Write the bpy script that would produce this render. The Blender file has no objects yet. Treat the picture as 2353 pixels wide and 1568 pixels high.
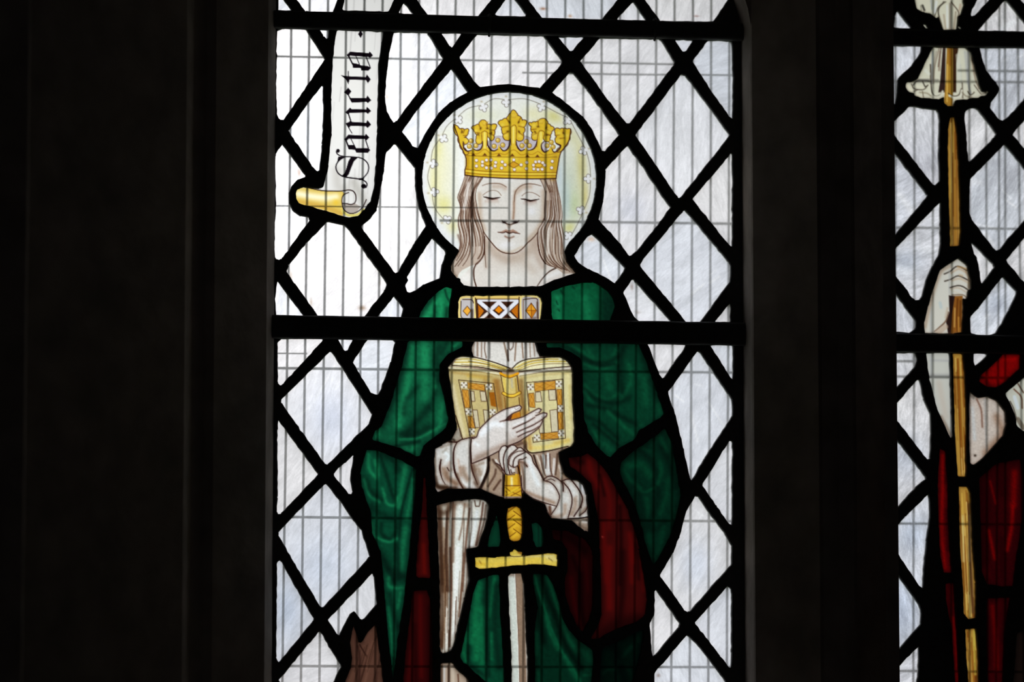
import bpy, math, random
import numpy as np
from mathutils import Vector
from mathutils.geometry import delaunay_2d_cdt

random.seed(7)
RNG = np.random.default_rng(7)
SC = bpy.context.scene
COL = SC.collection

# ------------------------------------------------------------------ camera
FPX = 8750.0                                  # focal length in photo pixels (2353 wide)
CAM = np.array([-0.606, -4.156, 1.62])
TGT = np.array([0.0, 0.0, 2.03])
FWD = (TGT - CAM) / np.linalg.norm(TGT - CAM)
RGT = np.cross(FWD, [0, 0, 1]); RGT /= np.linalg.norm(RGT)
UPV = np.cross(RGT, FWD)
cam_d = bpy.data.cameras.new('camera')
cam_d.sensor_width = 36.0
cam_d.lens = FPX * 36.0 / 2353.0
cam_d.clip_end = 500
cam = bpy.data.objects.new('camera', cam_d)
COL.objects.link(cam)
cam.location = Vector(CAM)
cam.rotation_euler = Vector(FWD).to_track_quat('-Z', 'Y').to_euler()
cam_d.dof.use_dof = True
cam_d.dof.focus_distance = 4.21
cam_d.dof.aperture_fstop = 2.6
SC.camera = cam


def unproj(x, y, Y=0.0):
    """photo pixels -> points on the plane y = Y (arrays welcome)"""
    x = np.asarray(x, float); y = np.asarray(y, float)
    d = FWD + np.multiply.outer((x - 1176.5) / FPX, RGT) + np.multiply.outer((784.0 - y) / FPX, UPV)
    t = (Y - CAM[1]) / d[..., 1]
    return CAM + d * t[..., None]


def pxdir(x, y):
    d = FWD + RGT * ((x - 1176.5) / FPX) + UPV * ((784.0 - y) / FPX)
    return d / np.linalg.norm(d)


PX = 0.000482                                  # metres per photo pixel on the glass

# ------------------------------------------------------------------ world
W = bpy.data.worlds.new('overcast_sky'); SC.world = W
W.use_nodes = True
nt = W.node_tree; nt.nodes.clear()
N = nt.nodes.new; LK = nt.links.new
out = N('ShaderNodeOutputWorld'); bg = N('ShaderNodeBackground'); LK(bg.outputs[0], out.inputs[0])
tc = N('ShaderNodeTexCoord')
# thin cloud: base tone broken by soft noise
mp = N('ShaderNodeMapping'); mp.inputs['Scale'].default_value = (9, 9, 16)
LK(tc.outputs['Generated'], mp.inputs[0])
nz = N('ShaderNodeTexNoise'); nz.inputs['Scale'].default_value = 1.6; nz.inputs['Detail'].default_value = 4
LK(mp.outputs[0], nz.inputs['Vector'])
rp = N('ShaderNodeValToRGB')
rp.color_ramp.elements[0].position = 0.3; rp.color_ramp.elements[0].color = (1.10, 1.13, 1.22, 1)
rp.color_ramp.elements[1].position = 0.72; rp.color_ramp.elements[1].color = (1.42, 1.43, 1.46, 1)
LK(nz.outputs['Fac'], rp.inputs[0])
# the sun behind the cloud, a broad soft glow around its direction
sd = pxdir(580, 330)
dt = N('ShaderNodeVectorMath'); dt.operation = 'DOT_PRODUCT'
dt.inputs[1].default_value = tuple(sd)
nrm = N('ShaderNodeVectorMath'); nrm.operation = 'NORMALIZE'
LK(tc.outputs['Generated'], nrm.inputs[0]); LK(nrm.outputs[0], dt.inputs[0])
m1 = N('ShaderNodeMath'); m1.operation = 'SUBTRACT'; m1.inputs[1].default_value = 1.0
LK(dt.outputs['Value'], m1.inputs[0])
m2 = N('ShaderNodeMath'); m2.operation = 'MULTIPLY'; m2.inputs[1].default_value = 520.0
LK(m1.outputs[0], m2.inputs[0])
m3 = N('ShaderNodeMath'); m3.operation = 'EXPONENT'; LK(m2.outputs[0], m3.inputs[0])
mx = N('ShaderNodeMixRGB'); mx.blend_type = 'ADD'; mx.inputs[0].default_value = 1
sc_ = N('ShaderNodeMixRGB'); sc_.blend_type = 'MULTIPLY'; sc_.inputs[0].default_value = 1
sc_.inputs[1].default_value = (2.0, 1.95, 1.92, 1)
LK(m3.outputs[0], sc_.inputs[2])
LK(rp.outputs[0], mx.inputs[1]); LK(sc_.outputs[0], mx.inputs[2])
LK(mx.outputs[0], bg.inputs[0]); bg.inputs[1].default_value = 1.0

vs = SC.view_settings
vs.view_transform = 'Standard'; vs.look = 'None'; vs.exposure = 0.0; vs.gamma = 1.0
vs.use_curve_mapping = False
SC.cycles.transparent_max_bounces = 24
SC.cycles.max_bounces = 8

# ------------------------------------------------------------------ materials


def new_mat(name):
    m = bpy.data.materials.new(name); m.use_nodes = True
    m.node_tree.nodes.clear()
    o = m.node_tree.nodes.new('ShaderNodeOutputMaterial')
    return m, m.node_tree, o


def principled(name, col, rough=0.8, metal=0.0, bump=0.0, scale=30.0, var=0.25):
    m, t, o = new_mat(name)
    b = t.nodes.new('ShaderNodeBsdfPrincipled')
    b.inputs['Roughness'].default_value = rough; b.inputs['Metallic'].default_value = metal
    t.links.new(b.outputs[0], o.inputs[0])
    c = t.nodes.new('ShaderNodeTexCoord')
    n = t.nodes.new('ShaderNodeTexNoise'); n.inputs['Scale'].default_value = scale
    n.inputs['Detail'].default_value = 6
    t.links.new(c.outputs['Object'], n.inputs['Vector'])
    r = t.nodes.new('ShaderNodeValToRGB')
    r.color_ramp.elements[0].position = 0.3; r.color_ramp.elements[1].position = 0.7
    r.color_ramp.elements[0].color = tuple(v * (1 - var) for v in col) + (1,)
    r.color_ramp.elements[1].color = tuple(min(1, v * (1 + var)) for v in col) + (1,)
    t.links.new(n.outputs['Fac'], r.inputs[0]); t.links.new(r.outputs[0], b.inputs['Base Color'])
    if bump:
        bp = t.nodes.new('ShaderNodeBump'); bp.inputs['Strength'].default_value = bump
        bp.inputs['Distance'].default_value = 0.004
        t.links.new(n.outputs['Fac'], bp.inputs['Height']); t.links.new(bp.outputs[0], b.inputs['Normal'])
    return m


M_STONE = principled('limestone', (0.30, 0.25, 0.21), 0.95, bump=0.6, scale=22)
M_PLASTER = principled('lime_plaster', (0.42, 0.39, 0.34), 0.95, bump=0.2, scale=6)
M_FLOOR = principled('stone_flags', (0.22, 0.19, 0.16), 0.8, bump=0.3, scale=5)
M_GRASS = principled('grass', (0.06, 0.10, 0.03), 1.0, bump=0.5, scale=3)
M_LEAD = principled('lead', (0.05, 0.048, 0.045), 0.75, bump=0.4, scale=160)
M_IRON = principled('wrought_iron', (0.035, 0.032, 0.03), 0.7, bump=0.4, scale=120)
M_WIRE = principled('galvanised_wire', (0.40, 0.40, 0.43), 0.55, metal=0.2, scale=200)
M_WOOD = principled('dark_oak', (0.10, 0.06, 0.035), 0.7, bump=0.3, scale=14)


def glass_mat(name, haze, streak, amp=1.0):
    """stained glass: light passes through the fired colour ('paint'), part of it scattered"""
    m, t, o = new_mat(name)
    a = t.nodes.new('ShaderNodeAttribute'); a.attribute_name = 'paint'
    colour = a.outputs['Color']
    if streak:
        g = t.nodes.new('ShaderNodeNewGeometry')
        oi = t.nodes.new('ShaderNodeObjectInfo')
        rot = t.nodes.new('ShaderNodeVectorRotate'); rot.rotation_type = 'Y_AXIS'
        ml = t.nodes.new('ShaderNodeMath'); ml.operation = 'MULTIPLY_ADD'
        ml.inputs[1].default_value = 1.6; ml.inputs[2].default_value = 0.3
        t.links.new(oi.outputs['Random'], ml.inputs[0]); t.links.new(ml.outputs[0], rot.inputs['Angle'])
        t.links.new(g.outputs['Position'], rot.inputs['Vector'])
        mp = t.nodes.new('ShaderNodeMapping'); mp.inputs['Scale'].default_value = (1, 1, 3.4)
        t.links.new(rot.outputs[0], mp.inputs[0])
        cur = colour
        for sc, lo, hi, det, p0, p1 in ((24, 0.86, 1.08, 4, .32, .68), (110, 0.92, 1.08, 6, .32, .7), (520, 0.985, 1.08, 2, .45, .8)):
            n = t.nodes.new('ShaderNodeTexNoise'); n.inputs['Scale'].default_value = sc
            n.inputs['Detail'].default_value = det; n.inputs['Distortion'].default_value = 0.6
            t.links.new((mp if sc < 500 else g).outputs[0], n.inputs['Vector'])
            mr = t.nodes.new('ShaderNodeMapRange')
            mr.inputs['From Min'].default_value = p0; mr.inputs['From Max'].default_value = p1
            mr.inputs['To Min'].default_value = 1 - (1 - lo) * amp; mr.inputs['To Max'].default_value = 1 + (hi - 1) * amp
            t.links.new(n.outputs['Fac'], mr.inputs['Value'])
            mm = t.nodes.new('ShaderNodeMixRGB'); mm.blend_type = 'MULTIPLY'; mm.inputs[0].default_value = 1
            t.links.new(cur, mm.inputs[1]); t.links.new(mr.outputs[0], mm.inputs[2])
            cur = mm.outputs[0]
        colour = cur
    tr = t.nodes.new('ShaderNodeBsdfTransparent'); tl = t.nodes.new('ShaderNodeBsdfTranslucent')
    mix = t.nodes.new('ShaderNodeMixShader'); mix.inputs[0].default_value = haze
    t.links.new(colour, tr.inputs['Color']); t.links.new(colour, tl.inputs['Color'])
    t.links.new(tr.outputs[0], mix.inputs[1]); t.links.new(tl.outputs[0], mix.inputs[2])
    t.links.new(mix.outputs[0], o.inputs[0])
    return m


M_GLASS = glass_mat('painted_glass', 0.60, False)
M_QUARRY = glass_mat('quarry_glass', 0.62, True)
M_QUARRY2 = glass_mat('reamy_quarry_glass', 0.60, True, 1.9)
m, t, o = new_mat('clear_back')
tr = t.nodes.new('ShaderNodeBsdfTransparent'); t.links.new(tr.outputs[0], o.inputs[0])
M_BACK = m

# ------------------------------------------------------------------ objects


def tag(o, label=None, cat=None, group=None, kind=None):
    if label: o['label'] = label
    if cat: o['category'] = cat
    if group: o['group'] = group
    if kind: o['kind'] = kind
    return o


def empty(name, loc, parent=None):
    o = bpy.data.objects.new(name, None); COL.objects.link(o)
    o.location = loc; o.empty_display_size = 0.05
    if parent: o.parent = parent
    return o


def mesh_obj(name, v, f, mat, parent=None, recenter=True):
    v = np.asarray(v, float)
    c = (v.min(0) + v.max(0)) / 2 if recenter else np.zeros(3)
    me = bpy.data.meshes.new(name)
    me.from_pydata((v - c).tolist(), [], [tuple(int(i) for i in q) for q in f] if not isinstance(f, np.ndarray) else f.tolist())
    if mat:
        for mm in (mat if isinstance(mat, (list, tuple)) else [mat]): me.materials.append(mm)
    o = bpy.data.objects.new(name, me); COL.objects.link(o)
    if parent:
        o.parent = parent
        o.location = Vector(c) - parent.matrix_world.translation if parent.type != 'EMPTY' or True else Vector(c)
        o.location = Vector(c) - WORLD_LOC(parent)
    else:
        o.location = Vector(c)
    return o


def WORLD_LOC(o):
    p = Vector(o.location)
    while o.parent:
        o = o.parent; p += Vector(o.location)
    return p


def box(x0, x1, y0, y1, z0, z1):
    v = [(x, y, z) for z in (z0, z1) for y in (y0, y1) for x in (x0, x1)]
    f = [(0, 2, 3, 1), (4, 5, 7, 6), (0, 1, 5, 4), (2, 6, 7, 3), (0, 4, 6, 2), (1, 3, 7, 5)]
    return v, f


def join(parts):
    V, F = [], []
    for v, f in parts:
        k = len(V); V += [tuple(p) for p in v]; F += [tuple(i + k for i in q) for q in f]
    return V, F


def prism_z(prof, z0, z1):
    n = len(prof)
    v = [(x, y, z0) for x, y in prof] + [(x, y, z1) for x, y in prof]
    f = [(i, (i + 1) % n, n + (i + 1) % n, n + i) for i in range(n)]
    f += [tuple(range(n - 1, -1, -1)), tuple(range(n, 2 * n))]
    return v, f


def prism_y(pts, y0, y1):
    n = len(pts)
    v = [(p[0], y0, p[2]) for p in pts] + [(p[0], y1, p[2]) for p in pts]
    f = [(i, (i + 1) % n, n + (i + 1) % n, n + i) for i in range(n)]
    f += [tuple(range(n - 1, -1, -1)), tuple(range(n, 2 * n))]
    return v, f


# ------------------------------------------------------------------ pixel polygons read off enlarged crops
CROPS = {'p': (0, 0, 1)}
for key, x0, y0, s in (('A', 600, 0, .2551), ('B', 950, 0, .2551), ('C', 1350, 0, .2551), ('D', 600, 380, .2551),
                       ('E', 1350, 380, .2551), ('F', 600, 760, .2551), ('G', 600, 1160, .2602), ('H', 1450, 760, .2551),
                       ('I', 900, 620, .2551), ('J', 940, 180, .31886), ('K', 1020, 390, .178571), ('L', 1020, 230, .136),
                       ('M', 1450, 1160, .2602), ('N', 1200, 620, .2551), ('Q', 980, 800, .28065), ('R', 800, 960, .2551),
                       ('S', 740, 1260, .19646), ('T', 1200, 960, .2551), ('U', 1100, 1260, .19643), ('V', 1080, 890, .13393),
                       ('W', 1030, 810, .15306), ('X', 980, 980, .1105), ('Y', 1140, 1000, .14668),
                       ('a', 2020, 0, .21237), ('b', 2020, 300, .21237), ('c', 2020, 560, .21237), ('d', 2020, 780, .2551),
                       ('e', 2020, 1160, .2602), ('f', 660, 280, .14668), ('g', 730, 50, .20408), ('h', 1040, 670, .10204),
                       ('i', 1060, 400, .13393), ('j', 960, 200, .14031), ('k', 1150, 200, .15306), ('l', 960, 400, .16585),
                       ('m', 1220, 400, .16585)):
    CROPS[key] = (x0, y0, s)


def P(txt):
    pts, x0, y0, s, buf = [], 0, 0, 1, None
    for tok in txt.replace(',', ' ').split():
        if tok in CROPS:
            x0, y0, s = CROPS[tok]
        elif buf is None:
            buf = float(tok)
        else:
            pts.append((x0 + buf * s, y0 + float(tok) * s)); buf = None
    return np.array(pts)


def spline(pts, step=3.0, closed=False):
    pts = np.asarray(pts, float)
    n = len(pts)
    if n < 3 and not closed:
        k = max(2, int(np.linalg.norm(pts[-1] - pts[0]) / step) + 1)
        return pts[0] + (pts[-1] - pts[0]) * np.linspace(0, 1, k)[:, None]
    outp = []
    for i in range(n if closed else n - 1):
        if closed:
            p0, p1, p2, p3 = pts[i - 1], pts[i], pts[(i + 1) % n], pts[(i + 2) % n]
        else:
            p1, p2 = pts[i], pts[i + 1]
            p0 = pts[i - 1] if i else 2 * p1 - p2
            p3 = pts[i + 2] if i + 2 < n else 2 * p2 - p1
        k = max(1, int(np.linalg.norm(p2 - p1) / step))
        tt = (np.arange(k) / k)[:, None]
        outp.append(0.5 * ((2 * p1) + (p2 - p0) * tt + (2 * p0 - 5 * p1 + 4 * p2 - p3) * tt ** 2 + (3 * p1 - p0 - 3 * p2 + p3) * tt ** 3))
    if not closed: outp.append(pts[-1:])
    return np.concatenate(outp)


def poly_sd(poly, X, Y):
    """signed distance (negative inside)"""
    inside = np.zeros(X.shape, bool)
    d2 = np.full(X.shape, 1e12)
    n = len(poly)
    for i in range(n):
        x1, y1 = poly[i]; x2, y2 = poly[(i + 1) % n]
        dx, dy = x2 - x1, y2 - y1
        L2 = dx * dx + dy * dy
        if L2 < 1e-12: continue
        tt = np.clip(((X - x1) * dx + (Y - y1) * dy) / L2, 0, 1)
        d2 = np.minimum(d2, (X - x1 - tt * dx) ** 2 + (Y - y1 - tt * dy) ** 2)
        if dy != 0:
            c = ((y1 > Y) != (y2 > Y)) & (X < dx * (Y - y1) / dy + x1)
            inside ^= c
    d = np.sqrt(d2)
    return np.where(inside, -d, d)


def lin(c):
    c = np.asarray(c, float) / 255.0
    return np.where(c <= 0.04045, c / 12.92, ((c + 0.055) / 1.055) ** 2.4)


# ------------------------------------------------------------------ the glass painter's easel
class Easel:
    """transmittance of the glass, worked out node by node (fired colour, enamel lines, washes)"""

    def __init__(s, x0, y0, x1, y1, g):
        s.x0, s.y0, s.g = x0, y0, g
        s.w = int((x1 - x0) / g) + 1; s.h = int((y1 - y0) / g) + 1
        s.T = np.ones((s.h, s.w, 3)); s.L = np.zeros((s.h, s.w), np.int16)
        s.names = ['']; s.clip = None

    def win(s, pts, pad):
        a = np.asarray(pts)
        j0 = max(0, int((a[:, 0].min() - pad - s.x0) / s.g)); j1 = min(s.w, int((a[:, 0].max() + pad - s.x0) / s.g) + 2)
        i0 = max(0, int((a[:, 1].min() - pad - s.y0) / s.g)); i1 = min(s.h, int((a[:, 1].max() + pad - s.y0) / s.g) + 2)
        if j1 <= j0 or i1 <= i0: return None
        X, Y = np.meshgrid(s.x0 + np.arange(j0, j1) * s.g, s.y0 + np.arange(i0, i1) * s.g)
        return (slice(i0, i1), slice(j0, j1)), X, Y

    def put(s, sl, m, col):
        if s.clip is not None: m = m * s.clip[sl]
        m = m[..., None]
        s.T[sl] = s.T[sl] * (1 - m) + np.asarray(col, float) / 255.0 * m

    def setclip(s, poly=None, soft=1.5):
        s.clip = None
        if poly is None: return
        c = np.zeros((s.h, s.w)); r = s.win(poly, 4)
        if r:
            sl, X, Y = r
            c[sl] = np.clip(0.5 - poly_sd(poly, X, Y) / soft, 0, 1)
        s.clip = c

    def fill(s, poly, col, a=1.0, soft=1.6, label=None):
        poly = P(poly) if isinstance(poly, str) else poly
        r = s.win(poly, soft + 1)
        if not r: return
        sl, X, Y = r
        d = poly_sd(poly, X, Y)
        s.put(sl, np.clip(0.5 - d / soft, 0, 1) * a, col)
        if label: s.mark(sl, d < 0, label)

    def mark(s, sl, mask, label):
        if label not in s.names: s.names.append(label)
        if s.clip is not None: mask = mask & (s.clip[sl] > 0.5)
        s.L[sl][mask] = s.names.index(label)

    def line(s, pts, w, col, a=1.0, soft=1.5, gauss=False, smooth=True):
        pts = P(pts) if isinstance(pts, str) else np.asarray(pts, float)
        q = spline(pts, 4.0) if smooth else pts
        wm = max(w) if isinstance(w, (tuple, list)) else w
        r = s.win(q, wm * (2.2 if gauss else 0.7) + soft + 1)
        if not r: return
        sl, X, Y = r
        ws = np.interp(np.linspace(0, 1, len(q)), np.linspace(0, 1, len(w)), w) if isinstance(w, (tuple, list)) else np.full(len(q), float(w))
        best = np.zeros(X.shape)
        for i in range(len(q) - 1):
            (x1, y1), (x2, y2) = q[i], q[i + 1]
            dx, dy = x2 - x1, y2 - y1; L2 = dx * dx + dy * dy + 1e-9
            tt = np.clip(((X - x1) * dx + (Y - y1) * dy) / L2, 0, 1)
            d = np.hypot(X - x1 - tt * dx, Y - y1 - tt * dy)
            ww = ws[i] + (ws[i + 1] - ws[i]) * tt
            mm = np.exp(-(d / np.maximum(ww * 0.6, 0.3)) ** 2) if gauss else np.clip((ww / 2 - d) / soft + 0.5, 0, 1)
            np.maximum(best, mm, out=best)
        s.put(sl, best * a, col)

    def wash(s, pts, w, col, a=0.6):
        s.line(pts, w, col, a, gauss=True)

    def blob(s, x, y, rx, ry, col, a=1.0, rot=0.0, hard=False):
        r = s.win(np.array([(x, y)]), max(rx, ry) * (1.2 if hard else 2.4) + 2)
        if not r: return
        sl, X, Y = r
        c, n = math.cos(rot), math.sin(rot)
        u = ((X - x) * c + (Y - y) * n) / rx; v = (-(X - x) * n + (Y - y) * c) / ry
        q = np.hypot(u, v)
        m = np.clip((1 - q) * min(rx, ry) / 1.5 + 0.5, 0, 1) if hard else np.exp(-q * q)
        s.put(sl, m * a, col)

    def edge(s, poly, w, col, a=0.7):
        """darker matting left along the lead"""
        r = s.win(poly, 4)
        if not r: return
        sl, X, Y = r
        d = -poly_sd(poly, X, Y)
        s.put(sl, np.exp(-np.maximum(d, 0) / w) * (d > -5) * a, col)

    def grain(s, poly, amp, size):
        r = s.win(poly, 4)
        if not r: return
        sl, X, Y = r
        hh, ww = X.shape
        k = max(1, int(size / s.g))
        n = RNG.normal(0, 1, (hh // k + 3, ww // k + 3))
        yi, xi = np.arange(hh) / k, np.arange(ww) / k
        y0, x0 = yi.astype(int), xi.astype(int); fy, fx = (yi - y0)[:, None], (xi - x0)[None, :]
        v = (n[y0][:, x0] * (1 - fy) * (1 - fx) + n[y0 + 1][:, x0] * fy * (1 - fx) + n[y0][:, x0 + 1] * (1 - fy) * fx + n[y0 + 1][:, x0 + 1] * fy * fx)
        m = (poly_sd(poly, X, Y) < 4)
        s.T[sl] *= np.where(m, np.clip(1 + amp * v, 0.2, 1.6), 1)[..., None]


def glass_mesh(name, ez, poly, step, label, mat, parent, grow):
    """a sheet of glass 3 mm thick over the nodes of the easel that lie in the piece (and slip under the lead)"""
    lo, hi = poly.min(0) - grow - 4, poly.max(0) + grow + 4
    j0 = max(0, int((lo[0] - ez.x0) / ez.g) // step * step); j1 = min(ez.w - 1, int((hi[0] - ez.x0) / ez.g) + step)
    i0 = max(0, int((lo[1] - ez.y0) / ez.g) // step * step); i1 = min(ez.h - 1, int((hi[1] - ez.y0) / ez.g) + step)
    jj = np.arange(j0, j1 + 1, step); ii = np.arange(i0, i1 + 1, step)
    if len(jj) < 2 or len(ii) < 2: return None
    half = step * ez.g / 2
    CX, CY = np.meshgrid(ez.x0 + jj[:-1] * ez.g + half, ez.y0 + ii[:-1] * ez.g + half)
    keep = poly_sd(poly, CX, CY) < grow
    if label is not None:
        lab = ez.L[ii[:-1]][:, jj[:-1]]
        keep &= np.isin(lab, label)
    if keep.sum() < 1: return None
    nw = len(jj)
    ci, cj = np.nonzero(keep)
    a = ci * nw + cj
    quads = np.stack([a, a + nw, a + nw + 1, a + 1], 1)      # faces -y (towards the room)
    used, inv = np.unique(quads, return_inverse=True)
    quads = inv.reshape(-1, 4)
    ui, uj = ii[used // nw], jj[used % nw]
    v = unproj(ez.x0 + uj * ez.g, ez.y0 + ui * ez.g)
    n = len(v)
    vb = v + np.array([0, 0.003, 0])
    colr = ez.T[ui, uj]
    # rim
    e = np.concatenate([quads[:, [0, 1]], quads[:, [1, 2]], quads[:, [2, 3]], quads[:, [3, 0]]])
    key = e[:, 0].astype(np.int64) * n + e[:, 1]; rev = e[:, 1].astype(np.int64) * n + e[:, 0]
    rim = e[~np.isin(key, rev)]
    walls = np.stack([rim[:, 1], rim[:, 0], rim[:, 0] + n, rim[:, 1] + n], 1)
    faces = np.concatenate([quads, quads[:, ::-1] + n, walls])
    o = mesh_obj(name, np.concatenate([v, vb]), faces, [mat, M_BACK], parent)
    me = o.data
    mi = np.ones(len(faces), np.int32); mi[:len(quads)] = 0
    me.polygons.foreach_set('material_index', mi)
    at = me.attributes.new('paint', 'FLOAT_COLOR', 'POINT')
    rgba = np.ones((2 * n, 4), np.float32); rgba[:n, :3] = colr; rgba[n:, :3] = colr
    at.data.foreach_set('color', rgba.ravel())
    return o


def round_poly(poly, r=3.0, step=9.0, jit=0.5):
    """soften the corners and roughen the edge the way cut glass and cement do"""
    poly = np.asarray(poly, float); n = len(poly); o = []
    for i in range(n):
        p, a, b = poly[i], poly[i - 1], poly[(i + 1) % n]
        da, db = np.linalg.norm(a - p), np.linalg.norm(b - p)
        ra, rb = min(r, da * 0.35), min(r, db * 0.35)
        q0 = p + (a - p) / max(da, 1e-6) * ra; q1 = p + (b - p) / max(db, 1e-6) * rb
        o += [q0, 0.25 * q0 + 0.5 * p + 0.25 * q1, q1]
    o = np.array(o); res = []
    for i in range(len(o)):
        a, b = o[i], o[(i + 1) % len(o)]
        L = np.linalg.norm(b - a)
        if L < 0.6: continue
        k = max(1, int(L / step))
        for q in range(k):
            res.append(a + (b - a) * q / k)
    res = np.array(res)
    return res + RNG.normal(0, jit, res.shape)


def area(p):
    x, y = p[:, 0], p[:, 1]
    return 0.5 * np.sum(x * np.roll(y, -1) - np.roll(x, -1) * y)


def offset_poly(p, d):
    """move every vertex d outwards"""
    sgn = 1 if area(p) > 0 else -1
    e = np.roll(p, -1, 0) - p
    nrm = np.stack([e[:, 1], -e[:, 0]], 1) * sgn
    nrm /= np.linalg.norm(nrm, axis=1)[:, None] + 1e-9
    v = nrm + np.roll(nrm, 1, 0)
    v /= np.linalg.norm(v, axis=1)[:, None] + 1e-9
    return p + v * d


def lead_net(name, outer, holes, parent):
    """the soldered net of lead cames: everything between the pieces of glass, with rounded flanges"""
    rings = [offset_poly(h, 1.4) for h in holes]
    pts, edges = [], []
    for ring in [outer] + rings:
        k = len(pts); n = len(ring)
        pts += [Vector((float(x), float(y))) for x, y in ring]
        edges += [(k + i, k + (i + 1) % n) for i in range(n)]
    res = delaunay_2d_cdt(pts, edges, [], 0, 1e-4)
    vv = np.array([(q.x, q.y) for q in res[0]])
    tri = np.array([f for f in res[2] if len(f) == 3])
    c = vv[tri].mean(1)
    ok = poly_sd(outer, c[:, 0], c[:, 1]) < 0
    for ring in rings:
        lo, hi = ring.min(0), ring.max(0)
        idx = np.nonzero(ok & (c[:, 0] > lo[0]) & (c[:, 0] < hi[0]) & (c[:, 1] > lo[1]) & (c[:, 1] < hi[1]))[0]
        if len(idx):
            ins = poly_sd(ring, c[idx, 0], c[idx, 1]) < 0
            ok[idx[ins]] = False
    tri = tri[ok]
    base = unproj(vv[:, 0], vv[:, 1])
    V = [base + [0, -0.0028, 0], base + [0, 0.0058, 0]]
    nb = len(base)
    F = [tuple(t_) for t_ in tri] + [tuple(nb + i for i in t_[::-1]) for t_ in tri]
    k = 2 * nb
    for h, ring in zip(holes, rings):
        n = len(h)
        a = unproj(ring[:, 0], ring[:, 1]); b = unproj(h[:, 0], h[:, 1])
        V += [a + [0, -0.0028, 0], b + [0, -0.0010, 0], b + [0, 0.0040, 0], a + [0, 0.0058, 0]]
        for lay in range(3):
            for i in range(n):
                j = (i + 1) % n
                F.append((k + lay * n + i, k + lay * n + j, k + (lay + 1) * n + j, k + (lay + 1) * n + i))
        k += 4 * n
    return mesh_obj(name, np.concatenate(V), F, M_LEAD, parent)

# ------------------------------------------------------------------ the building


def gx(px, Y=0.0, py=784):
    return float(unproj(px, py, Y)[0])


def gz(py, px=1176, Y=0.0):
    return float(unproj(px, py, Y)[2])


Z_TOP, Z_BOT = gz(-95), gz(1655)
CEIL = 5.2
# left jamb: fillet by the glass, hollow, broad splay, wall face
jl = [(gx(629), 0.03), (gx(629), -0.004), (gx(612, -0.05), -0.05), (gx(492, -0.105), -0.105), (gx(470, -0.10), -0.10),
      (gx(440, -0.115), -0.115), (gx(424, -0.15), -0.15), (gx(62, -0.30), -0.30), (gx(58, -0.36), -0.36), (-3.2, -0.36), (-3.2, 0.14), (gx(560), 0.14)]
jr = [(gx(2452), 0.03), (gx(2452), -0.004), (gx(2475, -0.05), -0.05), (gx(2590, -0.105), -0.105),
      (gx(2660, -0.15), -0.15), (gx(2960, -0.30), -0.30), (gx(2966, -0.36), -0.36), (3.4, -0.36), (3.4, 0.14), (gx(2530), 0.14)]
XL0, XR0 = gx(629) - 0.02, gx(2452) + 0.02
sill = prism_y([(XL0 - .1, 0, 0), (XR0 + .1, 0, 0), (XR0 + .1, 0, Z_BOT), (XL0 - .1, 0, Z_BOT)], -0.03, 0.10)
sill2 = prism_y([(XL0 - .4, 0, 0), (XR0 + .5, 0, 0), (XR0 + .5, 0, Z_BOT - .03), (XL0 - .4, 0, Z_BOT - .03)], -0.34, -0.03)
head = prism_y([(XL0 - .1, 0, Z_TOP), (XR0 + .1, 0, Z_TOP), (XR0 + .1, 0, CEIL), (XL0 - .1, 0, CEIL)], -0.34, 0.10)
v, f = join([prism_z(jl, 0, CEIL), prism_z(jr, 0, CEIL), sill, sill2, head])
wf = mesh_obj('wall_front', v, f, M_STONE)
tag(wf, 'dark limestone wall with splayed jambs around the stained glass lights', kind='structure')

# mullion between the two lights, with the spring of the arch on its left shoulder
mu = [(gx(1706), 0.022), (gx(1706), -0.002), (gx(1706), -0.052), (gx(1708), -0.056), (gx(1880, -0.115), -0.115), (gx(1888, -0.108), -0.108),
      (gx(1925, -0.098), -0.098), (gx(1958, -0.108), -0.108), (gx(1966, -0.115), -0.115), (gx(2030, -0.062), -0.062), (gx(2034), -0.052), (gx(2034), 0.022),
      (gx(1935), 0.11), (gx(1805), 0.11)]
mparts = [prism_z(mu, Z_BOT - .02, Z_TOP + .02)]
for side in (0, 1):
    arc = [(1706, 118), (1703, 80), (1696, 40), (1684, 0), (1664, -45), (1630, -95), (1630, -130), (1716, -130), (1716, 118)]
    if side: arc = [(2034 + (1706 - x) * 1.0 + 0, y) for x, y in arc]
    pts = unproj([a_[0] for a_ in arc], [a_[1] for a_ in arc])
    if side: pts = pts[::-1]
    if not side: mparts.append(prism_y(pts.tolist(), -0.054, -0.004))
v, f = join(mparts)
mo = mesh_obj('trim_1', v, f, M_STONE)
tag(mo, 'stone mullion with chamfered faces standing between the two lights', kind='structure')

# the rest of the interior, behind and beside the camera
for nm, b, mt, lb in (('floor', (-3.2, 3.4, -8.2, 0.0, -0.12, 0.0), M_FLOOR, 'stone flagged church floor below the windows'),
                      ('ceiling', (-3.2, 3.4, -8.2, 0.1, CEIL, CEIL + .12), M_WOOD, 'dark timber ceiling over the aisle'),
                      ('wall_left', (-3.35, -3.2, -8.2, 0.14, 0, CEIL), M_PLASTER, 'plastered side wall of the aisle'),
                      ('wall_right', (3.4, 3.55, -8.2, 0.14, 0, CEIL), M_PLASTER, 'plastered end wall of the aisle')):
    v, f = box(*b)
    tag(mesh_obj(nm, v, f, mt), lb, kind='structure')
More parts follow.
